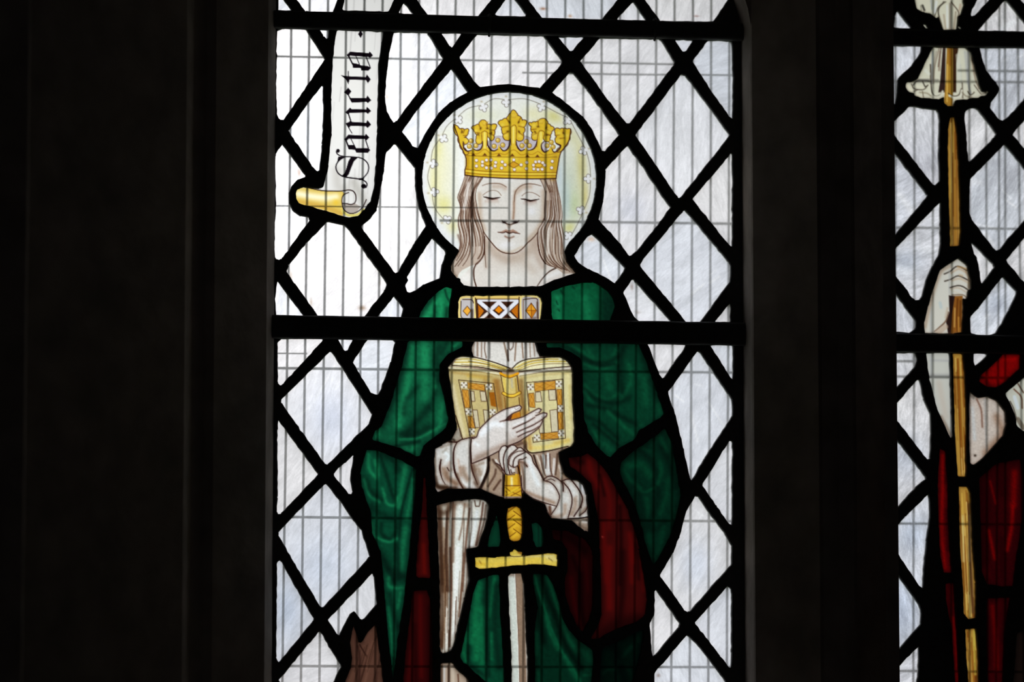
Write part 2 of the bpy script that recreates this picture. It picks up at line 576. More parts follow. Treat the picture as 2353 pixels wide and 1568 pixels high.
# back wall; its unseen window is added to brighten the dark stone
bx0, bx1, bz0, bz1 = -0.8, 0.0, 2.5, 3.8
v, f = join([box(-3.2, bx0, -8.4, -8.2, 0, CEIL), box(bx1, 3.4, -8.4, -8.2, 0, CEIL),
             box(bx0, bx1, -8.4, -8.2, 0, bz0), box(bx0, bx1, -8.4, -8.2, bz1, CEIL)])
tag(mesh_obj('wall_back', v, f, M_PLASTER), 'plastered wall opposite the stained glass with an added opening for fill daylight', kind='structure')
wb = empty('fill_window', ((bx0 + bx1) / 2, -8.3, bz0))
tag(wb, 'added unseen window opposite the stained glass, lets in fill daylight', kind='structure')
v, f = join([box(bx0, bx1, -8.33, -8.27, bz0, bz0 + .05), box(bx0, bx1, -8.33, -8.27, bz1 - .05, bz1)] +
            [box(bx0 + k * (bx1 - bx0 - .06) / 2, bx0 + k * (bx1 - bx0 - .06) / 2 + .06, -8.33, -8.27, bz0, bz1) for k in range(3)])
mesh_obj('fill_window_frame', v, f, M_STONE, wb)
v, f = box(-40, 40, 0.2, 120, -0.3, -0.2)
tag(mesh_obj('ground', v, f, M_GRASS), 'grass churchyard outside the windows', kind='structure')
# ------------------------------------------------------------------ outlines of the clear quarries
Q1 = [
    # above the top bar
    "A 158 -70 205 0 275 96 155 92", "A 262 -80 395 103 648 108 712 -80", "A 1285 25 1375 130 1240 120",
    "B -25 -85 125 135 580 150 768 -85", "B 875 -60 1005 115 1010 150 760 145 735 130", "B 970 -85 1160 165 C 125 178 335 -85",
    "C 410 15 525 185 262 180", "C 455 -85 655 190 1130 195 1310 -70",
    # middle panel
    "A 145 275 205 255 400 262 575 535 200 1085 165 1075 145 1040 135 800", "A 525 268 610 268 600 355 560 325",
    "A 555 765 560 1000 550 1300 525 1530 510 1545 460 1500 245 1180 440 910",
    "A 1195 290 1500 295 B 125 297 268 528 110 740 A 1215 1095 1190 1108 1135 1015 1115 870 1130 650 1165 430",
    "B 250 300 435 300 345 430 330 420",
    "B 575 310 700 315 1170 325 1280 470 1335 550 1330 580 1135 795 980 772 860 758 740 765 600 785 545 735 412 520",
    "B 1300 333 1535 335 1425 462 1410 462",
    "B 345 620 490 830 340 915 225 1015 130 1165 35 1335 0 1325 A 1268 1188 1390 1015",
    "A 190 1298 D 325 -10 405 100 330 130 270 195 248 260 250 340 285 410 350 455 430 468 438 495 190 835 165 856 128 840 120 750 132 400 130 100 A 130 1400",
    "A 1205 1295 D 1385 20 1388 200 1420 380 1485 545 1380 700 1280 880 1225 970 1200 970 1000 690 900 550 980 490 1040 400 1060 300 1090 150 1110 0 A 1110 1500 1125 1380",
    "D 600 510 750 540 790 580 1070 975 1135 1070 1110 1130 920 1375 520 1370 480 1310 300 1060 230 960 250 900 400 710",
    "D 145 1042 385 1360 135 1352 128 1200", "D 1200 1180 1280 1290 1255 1385 1045 1375",
    "J 165 1152 262 1245 262 1270 235 1345 218 1445 100 1490 I 210 190 160 207 135 195 120 150 150 90 D 1310 1010",
    "B 1410 650 1440 665 C 0 815 285 1215 150 1365 130 1360 40 1165 0 1110 B 1525 1050 1250 835",
    "C 110 345 655 355 785 560 770 590 380 1110 350 1115 130 830 -65 555", "C 785 360 950 362 880 465 855 465",
    "C 1085 365 1275 370 1300 390 1308 700 1305 1070 1280 1055 1120 830 945 555",
    "C 845 670 880 678 1282 1218 E 835 292 815 295 C 430 1218", "C 1300 1375 E 1305 100 1300 735 1280 725 945 305",
    "C 360 1312 E 490 0 600 170 748 382 660 500 440 775 385 815 370 815 290 700 97 490 140 330 165 60 C 160 1530",
    "E 880 405 1260 860 1290 910 1280 1050 1010 1415 890 1415 470 905 500 850 860 415",
    "E 45 620 335 925 320 965 245 1063 100 975 0 935 J 1215 1325 1190 1290 1230 1210 1290 1140",
    "E 405 1025 440 1060 755 1412 465 1410 415 1360 320 1150", "E 1285 1240 1285 1410 1140 1412",
    # lower panel
    "F 150 105 185 75 550 72 555 85 190 490 165 492 148 470", "F 690 80 825 80 775 180 755 185",
    "F 960 80 1190 80 1205 110 1165 290 1060 570 1035 580 990 560 825 285",
    "F 620 190 640 200 1000 755 970 840 600 1205 575 1200 180 650 180 625",
    "F 155 805 515 1295 G 175 80 150 85 138 60 F 148 1500 148 900",
    "F 835 1120 810 1270 800 1340 825 1450 820 1465 795 1478 650 1300 700 1235 760 1190",
    "F 575 1382 600 1395 735 1568 G 820 145 890 230 905 300 960 460 545 908 525 905 260 460 150 265 155 240",
    "G 160 495 175 500 465 1010 455 1030 165 1385 150 1390 135 1350 140 520",
    "G 980 605 998 640 1018 880 900 1015 875 1010 820 940 780 970 690 1150 675 1150 590 1020",
    "G 510 1122 545 1150 605 1270 705 1425 640 1568 590 1700 560 1845 330 1845 155 1555",
    "H 148 115 490 128 485 155 380 300 295 425 275 428 250 380",
    "H 600 185 620 195 880 580 910 630 912 770 660 1150 545 1350 530 1330 470 1060 400 760 330 560",
    "H 710 130 915 130 915 440 900 435", "H 890 988 912 1000 M 890 100 888 180 870 175 750 10 H 640 1390",
    "H 580 1488 610 1500 M 640 5 830 260 887 365 885 530 520 940 495 952 470 935 252 625 375 420 430 280 490 50",
    "M 210 758 225 760 430 1050 420 1080 205 1335 185 1335 165 1060 175 1020 205 980",
    "M 850 722 875 735 887 780 885 1300 880 1440 865 1440 780 1330 560 1045",
    "M 490 1155 515 1170 610 1265 780 1490 880 1640 885 1850 215 1850 205 1490",
]
Q2 = [
    "a 195 118 345 308 158 300 168 180", "a 1120 -80 1250 -80 1190 0 1040 160 1005 182 985 165 1060 0",
    "a 1360 5 1380 10 1540 210 1700 400 1700 340 1070 332", "a 1500 -70 1720 -70 1720 240 1530 0",
    "a 150 500 460 500 445 570 350 710 220 830 195 880 190 1000 175 1120 140 1130 132 1000 135 700 145 560",
    "a 1090 520 1720 520 1720 900 1568 1070 1390 1270 1335 1305 1290 1290 1200 1170 1205 1120 1280 1020 1300 960 1260 890 1160 770 1110 620",
    "a 330 1152 450 1170 620 1192 640 1230 650 1320 b 645 200 652 545 600 598 570 575 185 80 a 118 1385 128 1345",
    "a 930 1215 970 1180 1030 1168 1070 1190 1265 1450 b 1245 70 1190 130 985 335 965 335 950 200 940 0 a 925 1300",
    "a 1440 1455 1568 1310 1720 1150 b 1720 330 1568 195",
    "b 130 210 140 210 520 700 515 720 150 1150 120 1165 105 1140 115 800 125 400",
    "b 1355 150 1720 590 1720 800 1568 975 1400 1160 1300 1290 1270 1300 1240 1280 1000 960 975 880 980 600 985 530",
    "b 662 770 655 1000 660 1220 c 645 120 570 250 500 410 465 560 430 612 395 612 340 575 300 500 108 275 108 145 b 200 1255",
    "c 990 -24 1240 235 1240 260 1115 430 1100 425 1085 300 1060 160 1030 110",
    "c 1375 180 1520 0 1720 -230 1720 560 1568 420 1390 210",
    "c 115 492 140 500 395 840 390 920 330 965 110 945 105 700",
    "c 1335 362 1480 520 1480 550 1400 720 1260 965 1200 990 1100 998 990 970 985 800 1080 690",
    "d 90 130 320 120 340 180 320 245 110 485 90 490", "d 345 365 365 370 400 540 460 670 465 850 455 1075 430 1080 110 665 108 635",
    "d 92 835 105 838 425 1250 320 1340 e 105 85 90 90 d 90 1000",
    "d 448 1392 e 445 110 415 330 400 480 382 738 360 725 85 320 80 265 230 110",
    "e 90 525 340 870 365 950 365 1050 340 1085 100 1355 80 1355", "e 350 1250 345 1440 330 1568 325 1850 90 1850 85 1520",
    "d 850 130 965 132 965 150 865 240 850 215",
]
# ------------------------------------------------------------------ outlines of the painted and coloured pieces
halo = [(1170 + 200 * math.cos(a_), 412 + 200 * math.sin(a_)) for a_ in np.radians(np.arange(126, 410, 5))]
HEAD = np.concatenate([np.array(halo), P("K 1552 1040 1555 1090 1575 1180 1650 1270 1700 1330 1400 1425 1250 1500 850 1512 420 1507 260 1492 218 1450 200 1402 160 1392 100 1312 90 1250 150 1125 195 1050")])
G1 = {
    'scroll_top': "A 770 -80 1228 -80 1195 0 1150 105 730 95 750 0",
    'scroll': "A 685 270 1100 285 1085 380 1060 560 1050 900 1045 1200 1035 1500 D 1030 0 1020 180 990 310 930 400 870 460 800 470 750 465 560 405 340 345 315 300 315 240 340 205 400 200 520 210 560 195 610 0 A 605 1500 635 1200 630 900 640 650 660 400",
    'head': HEAD,
    'g1': "I 245 442 260 380 330 280 430 190 490 155 545 165 530 260 515 350 515 445",
    'g2': "N 260 195 380 150 520 120 640 112 680 130 760 180 820 260 835 330 790 462 275 460 262 400",
    'brooch': "I 598 300 620 242 680 230 750 235 1300 230 1340 250 1355 300 1345 400 1335 460 1150 460 650 455 600 435",
    'central': "I 750 640 1290 650 1310 720 1335 780 Q 1090 72 1150 105 1188 155 1195 205 1195 430 1210 660 1205 765 1185 805 1085 850 1090 920 1120 1020 1180 1078 1240 1085 1285 1125 1308 1200 1325 1390 1325 1505 1295 1500 1180 1410 1020 1395 985 1340 970 1278 880 1240 795 1180 780 1232 640 1232 540 1195 430 1150 300 1155 180 1150 95 1180 72 1150 62 900 70 830 130 790 200 755 250 660 175 155 240 85 300 65 390 78 I 725 745 720 700",
    'robe': "R 795 790 940 755 1150 732 1235 748 1270 795 1250 920 1170 1168 1062 1185 S 1700 150 1720 370 1665 590 1590 900 1530 1170 1480 1210 1420 1232 1390 1220 1375 1150 1380 600 1360 50 R 800 900",
    'robe_hem': "S 1385 1350 1530 1340 1560 1410 1700 1530 1760 1700 1770 1880 1390 1880",
    'redL1': "R 680 540 700 540 715 900 745 1430 735 1450 615 1440 610 1350 640 1000 665 800",
    'redL2': "S 1060 500 1230 490 1270 600 1290 1200 1290 1900 920 1900 950 1568 980 1200 1030 800",
    'g3': "R 165 290 280 300 480 385 610 460 605 620 575 950 560 1100 S 1025 50 985 350 955 650 905 950 855 1350 830 1530 815 1400 770 1000 740 650 690 50 R 290 1200 215 1040 205 850 160 740 120 600 110 500",
    'g4': "I 150 640 640 640 640 695 500 765 432 850 430 1000 470 1130 515 1350 490 1420 R 840 130 690 240 640 350 610 350 460 270 215 200 250 110 F 1090 860 1180 620 1265 330",
    'g5': "N 212 662 1050 665 1120 830 1200 1060 1280 1290 1260 1325 1050 1450 T 1010 200 865 275 800 358 770 350 665 250 595 130 N 555 1350 540 900 525 800 440 745 350 705 220 705",
    'g6': "T 890 400 1000 300 1100 240 1210 160 1290 95 1340 200 1400 500 1430 700 1400 850 1330 1080 1220 1280 1180 1330 1110 1150 1090 1020 1000 750 900 560 880 480",
    'redR1': "T 412 362 540 345 592 318 650 360 760 480 850 640 945 810 1010 1000 1065 1200 U 1870 0 1945 380 1972 600 1945 790 1850 860 1600 950 1400 1060 1310 1065 1400 900 1435 780 1430 400 1412 0 T 695 1200 690 950 645 720 620 590 520 500 430 440",
    'redR2': "T 265 1010 400 1020 560 1090 625 1180 U 1340 100 1330 700 1290 850 1215 980 1160 930 1080 760 1012 560 1005 380 1040 250 1035 30 T 410 1200 350 1110 280 1100",
    'g7': "R 1250 1165 1265 1090 1310 950 1340 870 1360 960 1375 1100 1365 1165", 'g8': "T 80 955 140 945 180 1000 190 1100 180 1165 125 1170 100 1120",
    'grip': "p 1166.6 1168 1176 1165 1192 1165.5 1199 1177 1200 1225 1196 1240 1184 1245 1170 1240 1166 1215 1163 1195",
    'guard': "S 1790 110 2036 105 U 100 105 330 100 375 90 360 50 400 40 410 12 445 20 450 40 515 45 500 85 560 90 700 75 870 60 915 75 920 130 915 215 850 205 750 190 600 190 400 205 150 230 20 245 S 1850 245 1790 220",
    'blade': "U 345 325 380 300 500 298 525 420 540 700 550 1000 570 1300 575 1568 590 1900 385 1900 385 1500 380 1200 355 700 340 420",
    'g9': "S 1830 370 1950 330 U 140 318 240 312 250 700 285 1200 300 1600 300 1900 200 1900 S 2000 1640 1920 1568 1780 1450 1700 1370 1640 1330 1618 1270 1660 1080 1700 880 1740 680 1770 520",
    'g10': "U 635 300 800 310 870 420 940 620 980 820 1060 960 1180 1090 1330 1180 1345 1300 1320 1568 1320 1850 660 1850 660 1568 650 1000 690 700 640 420",
    'g11': "U 1440 1180 1700 1060 1890 960 1930 970 1900 1200 1830 1450 1800 1568 1780 1850 1400 1850 1420 1450",
    'brown': "S 370 905 400 1000 430 1110 470 1100 540 980 630 890 640 1000 680 1250 715 1568 740 1850 200 1850 270 1568 340 1400 350 1300 330 1100 345 1000",
}
G2 = {
    'flower_top': "a 385 -80 905 -80 905 0 915 60 880 160 850 180 840 320 690 320 640 180 620 200 540 140 480 135 410 100 380 0",
    'leaf1': "a 470 265 495 262 528 305 510 312", 'leaf2': "a 848 287 865 278 890 310 875 317",
    'flower': "a 585 510 850 518 935 515 985 560 1040 760 1080 920 1105 990 1150 1000 1170 980 1185 995 1150 1035 1090 1040 1080 1060 990 1060 950 1080 900 1075 830 1080 810 1110 795 1150 740 1150 700 1110 700 1050 640 1075 560 1065 480 1060 440 1060 380 1030 370 1005 310 990 285 930 300 890 350 890 420 850 520 640",
    'staff1': "a 770 1270 815 1265 835 1400 b 855 300 870 700 878 1100 865 1245 765 1255 765 1050 750 700 740 200 a 745 1400",
    'hand': "c 855 160 950 235 960 300 990 400 990 490 955 510 950 585 925 605 905 590 905 760 890 960 800 975 490 968 488 850 530 680 585 500 655 295 740 235",
    'arm': "d 425 125 632 125 645 500 658 880 640 890 600 800 520 620 450 350", 'staff2': "d 662 130 750 130 770 350 782 600 780 1100 785 1200 775 1240 705 1235 694 1050 680 800",
    'elbow': "d 815 470 850 500 890 530 970 515 1050 550 1130 650 1140 760 1110 870 970 1030 860 1130 820 1120 812 1000 808 600",
    'red1': "d 1120 135 1270 135 1268 260 1180 340 1100 410 1040 435 970 430 900 380 910 330 980 270",
    'cuff': "d 1135 490 1305 345 1400 280 1400 840 1300 830 1240 780 1220 670",
    'redS1': "d 545 980 600 1010 620 1300 e 610 100 625 400 640 600 570 605 540 450 525 200 520 0 d 525 1300", 'redS2': "e 585 700 660 690 670 900 690 1200 705 1568 720 1850 690 1850 670 1568 640 1100 590 850",
    'staff3': "d 715 1330 800 1330 820 1400 e 825 400 850 700 850 1000 790 1015 745 960 740 750 715 400 705 0", 'staff4': "e 760 1100 850 1095 870 1300 875 1568 890 1850 790 1850 785 1568 765 1300",
    'redB1': "d 900 1250 1060 1120 1280 1080 1300 1300 e 1270 100 1245 300 1210 480 1185 720 1080 725 950 700 905 600 900 300", 'redB2': "e 950 830 1160 820 1110 1100 1090 1568 1080 1850 960 1850 960 1568 945 1100",
    'dim': "e 1215 1140 1500 1000 1500 1850 1165 1850",
}
tidy = lambda q, r=3.0, j=0.5: round_poly(P(q) if isinstance(q, str) else q, r, 9.0, j)
H1 = {k: tidy(q, 4.0 if k not in ('head', 'central', 'guard', 'brooch') else 1.5, 0.5) for k, q in G1.items()}
H2 = {k: tidy(q, 3.0, 0.4) for k, q in G2.items()}
R1 = [tidy(q) for q in Q1]
R2 = [tidy(q) for q in Q2]
GAIN1 = 1.08      # clear glass of the left light
GAIN2 = 1.12
# ------------------------------------------------------------------ firing the colours
E1 = Easel(628, -92, 1702, 1652, 1.5)
E2 = Easel(2026, -80, 2450, 1652, 1.5)
BRN, DK = (96, 62, 46), (44, 26, 20)


def base(ez, poly, col, label=None):
    ez.setclip(None)
    r = ez.win(poly, 8)
    sl, X, Y = r
    d = poly_sd(poly, X, Y)
    m = (d < 6).astype(float)[..., None]
    ez.T[sl] = ez.T[sl] * (1 - m) + np.asarray(col, float) / 255.0 * m
    if label: ez.mark(sl, d < 6, label)
    ez.setclip(offset_poly(poly, 5.0))


def dot_mark(ez, x, y, r, label):
    sl, X, Y = ez.win(np.array([(x, y)]), r + 2)
    ez.mark(sl, np.hypot(X - x, Y - y) < r, label)


def fold(ez, pts, w, col, a=.95, side=7, sh=(146, 124, 106), sa=.32):
    ez.wash(pts, side, sh, sa); ez.line(pts, w, col, a)


def strokes(ez, dark, light, items):
    for it in items:
        k, w, a, pts = it
        ez.wash(pts, w * (1.45 if k == 'd' else 1.15), dark if k == 'd' else light if k == 'b' else k, min(.96, a * (.9 if k == 'd' else 1.3)))


# clear quarries: slightly different melts
tints = [(236, 236, 239), (230, 232, 238), (240, 238, 238), (228, 231, 237), (235, 233, 234)]
for ez, panes, dim in ((E1, R1, 0), (E2, R2, 12)):
    for n_, q in enumerate(panes):
        c = tints[(n_ * 7 + 3) % 5]
        base(ez, q, tuple(v_ - dim for v_ in c))
        ez.edge(q, 3.0, (250, 244, 236), 0.35)
E1.setclip(None); E2.setclip(None)
# scratches and bits of cement on the quarries
for ez, pts, w, a in ((E1, "F 300 800 450 675", 2.6, .9), (E1, "F 475 645 545 520 615 400", 3.0, .9), (E1, "F 645 350 690 285", 3.2, .8), (E1, "F 650 520 710 440", 4, .5),
                      (E1, "E 930 1170 1050 1070", 3, .7), (E1, "E 1100 1060 1190 1000", 4, .6), (E1, "E 1100 990 1160 940", 3, .5), (E1, "E 140 850 215 1040", 4, .6),
                      (E1, "H 400 580 470 640", 4, .6), (E1, "H 570 480 640 500", 3, .5), (E1, "H 700 650 830 850", 4, .5), (E1, "H 540 740 600 1000", 6, .5), (E1, "C 640 560 760 480", 4, .4),
                      (E1, "C 690 1050 760 1030", 3, .6), (E1, "C 790 1170 840 1140", 3, .6), (E1, "M 540 30 640 100", 3, .6), (E1, "M 540 240 610 290", 3, .5),
                      (E2, "a 1320 320 1450 240", 11, .9), (E2, "a 1180 230 1300 170", 3, .6), (E2, "a 1330 150 1400 110", 3, .7), (E2, "a 1500 625 1568 590", 3, .7), (E2, "a 1330 665 1420 620", 3, .5),
                      (E2, "b 1330 640 1430 740", 3, .7), (E2, "b 1370 750 1480 830", 4, .7), (E2, "b 1000 1000 1300 1070", 4, .6), (E2, "b 1140 1110 1240 1240", 7, .6), (E2, "b 990 560 1090 560", 12, .5),
                      (E2, "b 230 700 340 860", 14, .6), (E2, "c 200 260 330 310", 14, .8), (E2, "c 480 60 620 60", 20, .5), (E2, "c 1150 800 1190 770", 6, .6), (E2, "d 200 200 280 230", 10, .5)):
    ez.wash(pts, w, (255, 255, 255), a)
for ez, x, y, rx, ry, c in ((E1, 668, 633, 3, 12, (200, 185, 170)), (E1, 715, 695, 3, 9, (190, 175, 160)), (E1, 832, 708, 8, 5, (150, 120, 95)), (E1, 873, 650, 2, 8, (205, 190, 180)), (E1, 687, 397, 3, 8, (190, 160, 140)),
                            (E1, 1248, 20, 7, 3, (150, 95, 60)), (E1, 1310, 37, 4, 3, (190, 140, 90)), (E1, 1600, 37, 6, 2, (160, 120, 110)), (E1, 1452, 660, 3, 7, (170, 150, 140)), (E1, 1465, 718, 6, 4, (190, 180, 175)),
                            (E1, 890, 223, 3, 5, (205, 185, 170)), (E1, 1359, 550, 8, 5, (235, 200, 170)), (E1, 1513, 1553, 4, 4, (150, 130, 120))):
    ez.blob(x, y, rx, ry, c, 0.8)
# duller, greyer areas of glass
for ez, x, y, rx, ry, c, a in ((E2, 2310, 400, 50, 60, (176, 178, 184), .6), (E2, 2080, 600, 40, 26, (170, 178, 190), .6), (E2, 2290, 700, 30, 30, (180, 188, 204), .5), (E1, 1500, 270, 60, 60, (214, 214, 216), .5),
                               (E1, 1450, 480, 40, 40, (205, 208, 222), .5), (E1, 760, 960, 50, 70, (205, 214, 234), .5), (E1, 740, 1300, 60, 70, (205, 216, 234), .5), (E1, 660, 1400, 30, 60, (190, 205, 228), .5), (E1, 1600, 1300, 40, 60, (206, 216, 234), .5),
                               (E2, 2070, 1400, 40, 70, (178, 192, 216), .5), (E2, 2100, 1230, 40, 40, (182, 194, 212), .6), (E2, 2080, 1050, 50, 60, (180, 190, 206), .5), (E2, 2120, 380, 60, 60, (188, 188, 196), .5), (E2, 2350, 200, 60, 50, (190, 190, 194), .5)):
    ez.blob(x, y, rx, ry, c, a)

# ---- scroll
ez = E1
for k in ('scroll_top', 'scroll'):
    base(ez, H1[k], (240, 240, 237), 'banner')
    for i in range(26):
        x = 757 + i * 5 + random.uniform(-3, 3); y = random.uniform(-60, 420)
        ez.wash([(x + 4, y), (x, y + random.uniform(30, 110))], random.uniform(1.5, 3.5), (205, 205, 202), random.uniform(.2, .55))
ez.setclip(offset_poly(H1['scroll'], 5))
ez.wash("f 780 780 800 1000 900 1050", 22, (205, 203, 196), .6); ez.wash("f 1050 950 1150 1150 1200 1280", 20, (190, 188, 180), .6); ez.wash("f 1330 800 1320 1050", 8, (240, 240, 238), .6)
ez.fill("f 120 1030 380 1040 560 1082 850 1085 900 1120 860 1180 855 1300 880 1400 870 1480 560 1380 200 1300 110 1200", (226, 204, 116), label='rolled_end')
ez.wash("f 180 1130 400 1170 600 1190 760 1180", 15, (252, 248, 222), .9); ez.wash("f 180 1250 560 1330 830 1430", 10, (214, 180, 92), .8); ez.blob(772, 465, 8, 8, (238, 205, 70), .7)
ez.fill("f 870 1290 1000 1300 1060 1280 1150 1330 1080 1420 1000 1440 920 1400", (196, 188, 180))
ez.line("f 870 1400 930 1455 1000 1470 1110 1450 1200 1380", 6, (228, 218, 130), .9)
for pts, w in (("f 300 1020 380 1045 560 1080 700 1085 850 1085 960 1070 1030 1085 1070 1140 1078 1220 1050 1280 1000 1298 930 1282 870 1280", 2.4), ("f 960 1110 890 1140 858 1200 862 1300 900 1390 1000 1440 1100 1410 1180 1340 1240 1220", 2.2)):
    ez.line(pts, w, (58, 36, 34))
# lettering: Sancta, read upwards
INK = (30, 20, 30)
for pl in ("g 455 140 482 90 508 140 484 182", "g 325 375 365 338 575 353 585 335 622 378 590 410 575 397 365 382 350 402",
           "g 388 463 460 478 490 493 560 498 602 520 570 552 490 548 485 522 398 518", "g 262 603 330 613 540 623 555 595 597 650 565 692 545 657 360 652 345 702 320 652",
           "g 298 795 342 743 380 785 345 832", "g 355 858 545 860 560 833 602 885 565 917 550 903 385 912",
           "g 308 1020 365 968 380 983 545 988 555 958 602 1005 565 1037 545 1022 360 1027 345 1047", "g 313 1145 355 1128 370 1108 385 1128 545 1138 560 1108 602 1160 560 1197 545 1178 370 1173 350 1202",
           "g 298 1325 345 1273 530 1283 545 1263 582 1305 545 1342 530 1322 350 1318 320 1348", "g 338 1388 415 1388 430 1423 560 1423 592 1445 565 1478 435 1473 420 1443 350 1438",
           "f 1000 548 1110 560 1045 620 1003 720 965 820 925 872 850 852 900 800 930 720 958 620", "f 800 545 905 548 830 600 775 660 790 600", "f 1075 885 1190 880 1215 855 1190 920 1130 912"):
    ez.fill(pl, INK, soft=1.2)
for pts, w in (("g 350 390 395 480", 3), ("g 430 385 470 480", 1.6), ("g 545 395 590 510", 2), ("g 345 560 345 612", 2), ("g 345 825 385 900", 2.4), ("g 345 1035 370 1110", 2.6), ("g 350 1195 385 1255", 1.6), ("g 320 1340 355 1430", 3.2),
               ("g 375 1320 425 1420", 1.6), ("g 540 1335 575 1440", 2.2), ("f 770 470 780 500 820 530 900 545 1000 550 1120 560 1200 590 1258 650 1277 720 1258 800 1210 860 1170 900", 2.4),
               ("f 905 548 820 600 770 670 765 740 800 810 860 852", 2.6), ("f 860 852 940 872 1080 890 1150 900", 2.8), ("f 1160 900 1230 940 1252 990 1235 1030 1190 1035", 2.4)):
    ez.line(pts, w, INK)
ez.blob(660 + 795 * .14668, 280 + 455 * .14668, 4.2, 4.2, INK, hard=True); ez.blob(660 + 1198 * .14668, 280 + 1008 * .14668, 5.6, 5, INK, hard=True)

# ---- head: halo, crown, hair, face
base(ez, H1['head'], (238, 240, 232), 'halo')
for x, y, rx, ry, c, a in ((1005, 340, 14, 40, (232, 228, 160), .8), (1000, 420, 16, 55, (232, 228, 168), .7), (1020, 470, 18, 22, (226, 222, 140), .7), (1040, 520, 12, 16, (232, 226, 170), .7), (1020, 390, 24, 70, (240, 238, 205), .6),
                           (1275, 265, 26, 20, (220, 216, 150), .85), (1225, 262, 22, 18, (236, 232, 190), .7), (1110, 265, 40, 14, (228, 230, 205), .7), (1335, 380, 14, 60, (220, 210, 140), .8), (1345, 460, 10, 40, (224, 212, 140), .8),
                           (1320, 310, 24, 30, (222, 220, 178), .7), (1310, 400, 24, 50, (214, 220, 200), .7), (1320, 470, 16, 36, (205, 216, 172), .8), (1300, 460, 14, 50, (196, 214, 210), .7), (1310, 525, 16, 14, (224, 222, 150), .8), (1285, 400, 10, 50, (205, 218, 226), .7), (1065, 400, 12, 70, (248, 249, 250), .7)):
    ez.blob(x, y, rx, ry, c, a)
for a_ in np.linspace(math.radians(118), math.radians(420), 80):
    ez.blob(1170 + 195 * math.cos(a_), 412 + 195 * math.sin(a_), 9, 9, (236, 238, 240), .75)
tre = [(1028, 504.5), (999, 441.5), (996.5, 376.8), (1020, 319), (1054, 276), (1111.5, 247.7), (1163.5, 236.5), (1243.4, 247.4), (1303, 278), (1339.8, 347), (1350.5, 411), (1334, 483), (1304.6, 541)]
GR = (140, 134, 118)
for i in range(len(tre) - 1):
    a_, b_ = np.array(tre[i]), np.array(tre[i + 1]); mid = (a_ + b_) / 2 - [1170, 412]; L_ = np.linalg.norm(mid)
    mid = mid / L_ * min(L_ + 15, 188) + [1170, 412]
    oa = (a_ - [1170, 412]) * 1.04 + [1170, 412]; ob = (b_ - [1170, 412]) * 1.04 + [1170, 412]
    ez.line(np.array([oa, mid, ob]), 1.7, GR, .8)
for x, y in tre:
    u = np.array([1170.0 - x, 412.0 - y]); u = u / np.linalg.norm(u); v_ = np.array([-u[1], u[0]])
    for dx in (u * 5.5, v_ * 6 - u * 1.5, -v_ * 6 - u * 1.5):
        ez.blob(x + dx[0], y + dx[1], 5.4, 5.4, (116, 108, 92), .8, hard=True)
    for dx in (u * 5.5, v_ * 6 - u * 1.5, -v_ * 6 - u * 1.5, u * 0, -u * 7):
        ez.blob(x + dx[0], y + dx[1], 3.9, 3.9, (244, 245, 246), .95, hard=True)
    dot_mark(ez, x, y, 11, 'trefoil%d' % tre.index((x, y)))
    ez.blob(x - u[0] * 15, y - u[1] * 15, 3, 2.2, (170, 150, 110), .5)
# neck and shoulders
ez.fill("K 200 1405 400 1200 480 1000 520 820 1210 800 1240 1050 1330 1210 1480 1230 1720 1330 1400 1440 1250 1520 200 1520", (226, 221, 214), label='neck')
ez.wash("K 560 960 700 1100 850 1150 1050 1080 1180 930", 22, (200, 186, 172), .75); ez.wash("K 1180 900 1200 1100 1270 1240", 14, (196, 180, 166), .6); ez.wash("K 530 920 545 1250", 9, (196, 182, 168), .6)
ez.wash("K 1000 1150 1150 1300", 18, (212, 202, 190), .6); ez.blob(1170, 640, 50, 16, (236, 236, 232), .7); ez.blob(1070, 640, 16, 14, (244, 244, 240), .8); ez.wash("K 1300 1400 1500 1310", 10, (240, 240, 238), .7)
ez.line("K 420 1200 390 1270 383 1330 392 1420 418 1510", 3, (104, 74, 60)); ez.line("K 1480 1250 1360 1310 1270 1400 1200 1500", (3.4, 2), (100, 74, 60)); ez.line("K 525 860 527 1060 540 1260", (2.4, 1), BRN, .8)
# face
FACE = "i 400 55 345 130 275 250 285 400 298 560 310 700 330 860 400 1020 480 1130 600 1270 700 1340 820 1366 940 1352 1050 1280 1130 1190 1230 1100 1310 1000 1370 880 1412 780 1432 600 1432 300 1415 190 1340 70 820 62"
ez.fill(FACE, (228, 225, 219), label='face')
TAN = (192, 172, 154)
ez.wash("i 310 350 320 600 330 780 390 950", 10, (204, 188, 170), .7); ez.wash("i 1410 300 1415 600 1380 820 1290 980 1150 1130", 11, (202, 186, 168), .7)
ez.wash("i 930 300 905 450 900 620 890 760", 6, (196, 176, 158), .8); ez.wash("i 960 300 1050 230 1180 215", 10, (206, 190, 174), .8); ez.wash("i 560 215 700 215 750 250", 9, (206, 192, 178), .75)
ez.wash("i 420 470 520 480 620 470", 6, (212, 200, 190), .7); ez.wash("i 1080 500 1180 520 1280 490", 6, (210, 200, 192), .7)
ez.blob(1170, 410, 12, 8, (238, 238, 236), .8); ez.blob(1130, 482, 14, 14, (226, 225, 220), .8); ez.blob(1222, 486, 9, 10, (236, 236, 238), .8); ez.blob(1164, 563, 20, 9, (242, 242, 242), .8); ez.blob(1172, 470, 3.5, 30, (238, 236, 232), .8)
ez.wash("i 600 1300 820 1345 1040 1250", 5, (216, 202, 184), .6)
ez.line("i 360 200 450 170 560 160 680 172 775 225", (1.6, 2.6, 2), (150, 124, 106), .8); ez.line("i 1370 205 1250 175 1130 170 1030 200 950 270 918 350 908 480", (1.6, 2.6, 2.6, 2), (140, 112, 94), .8)
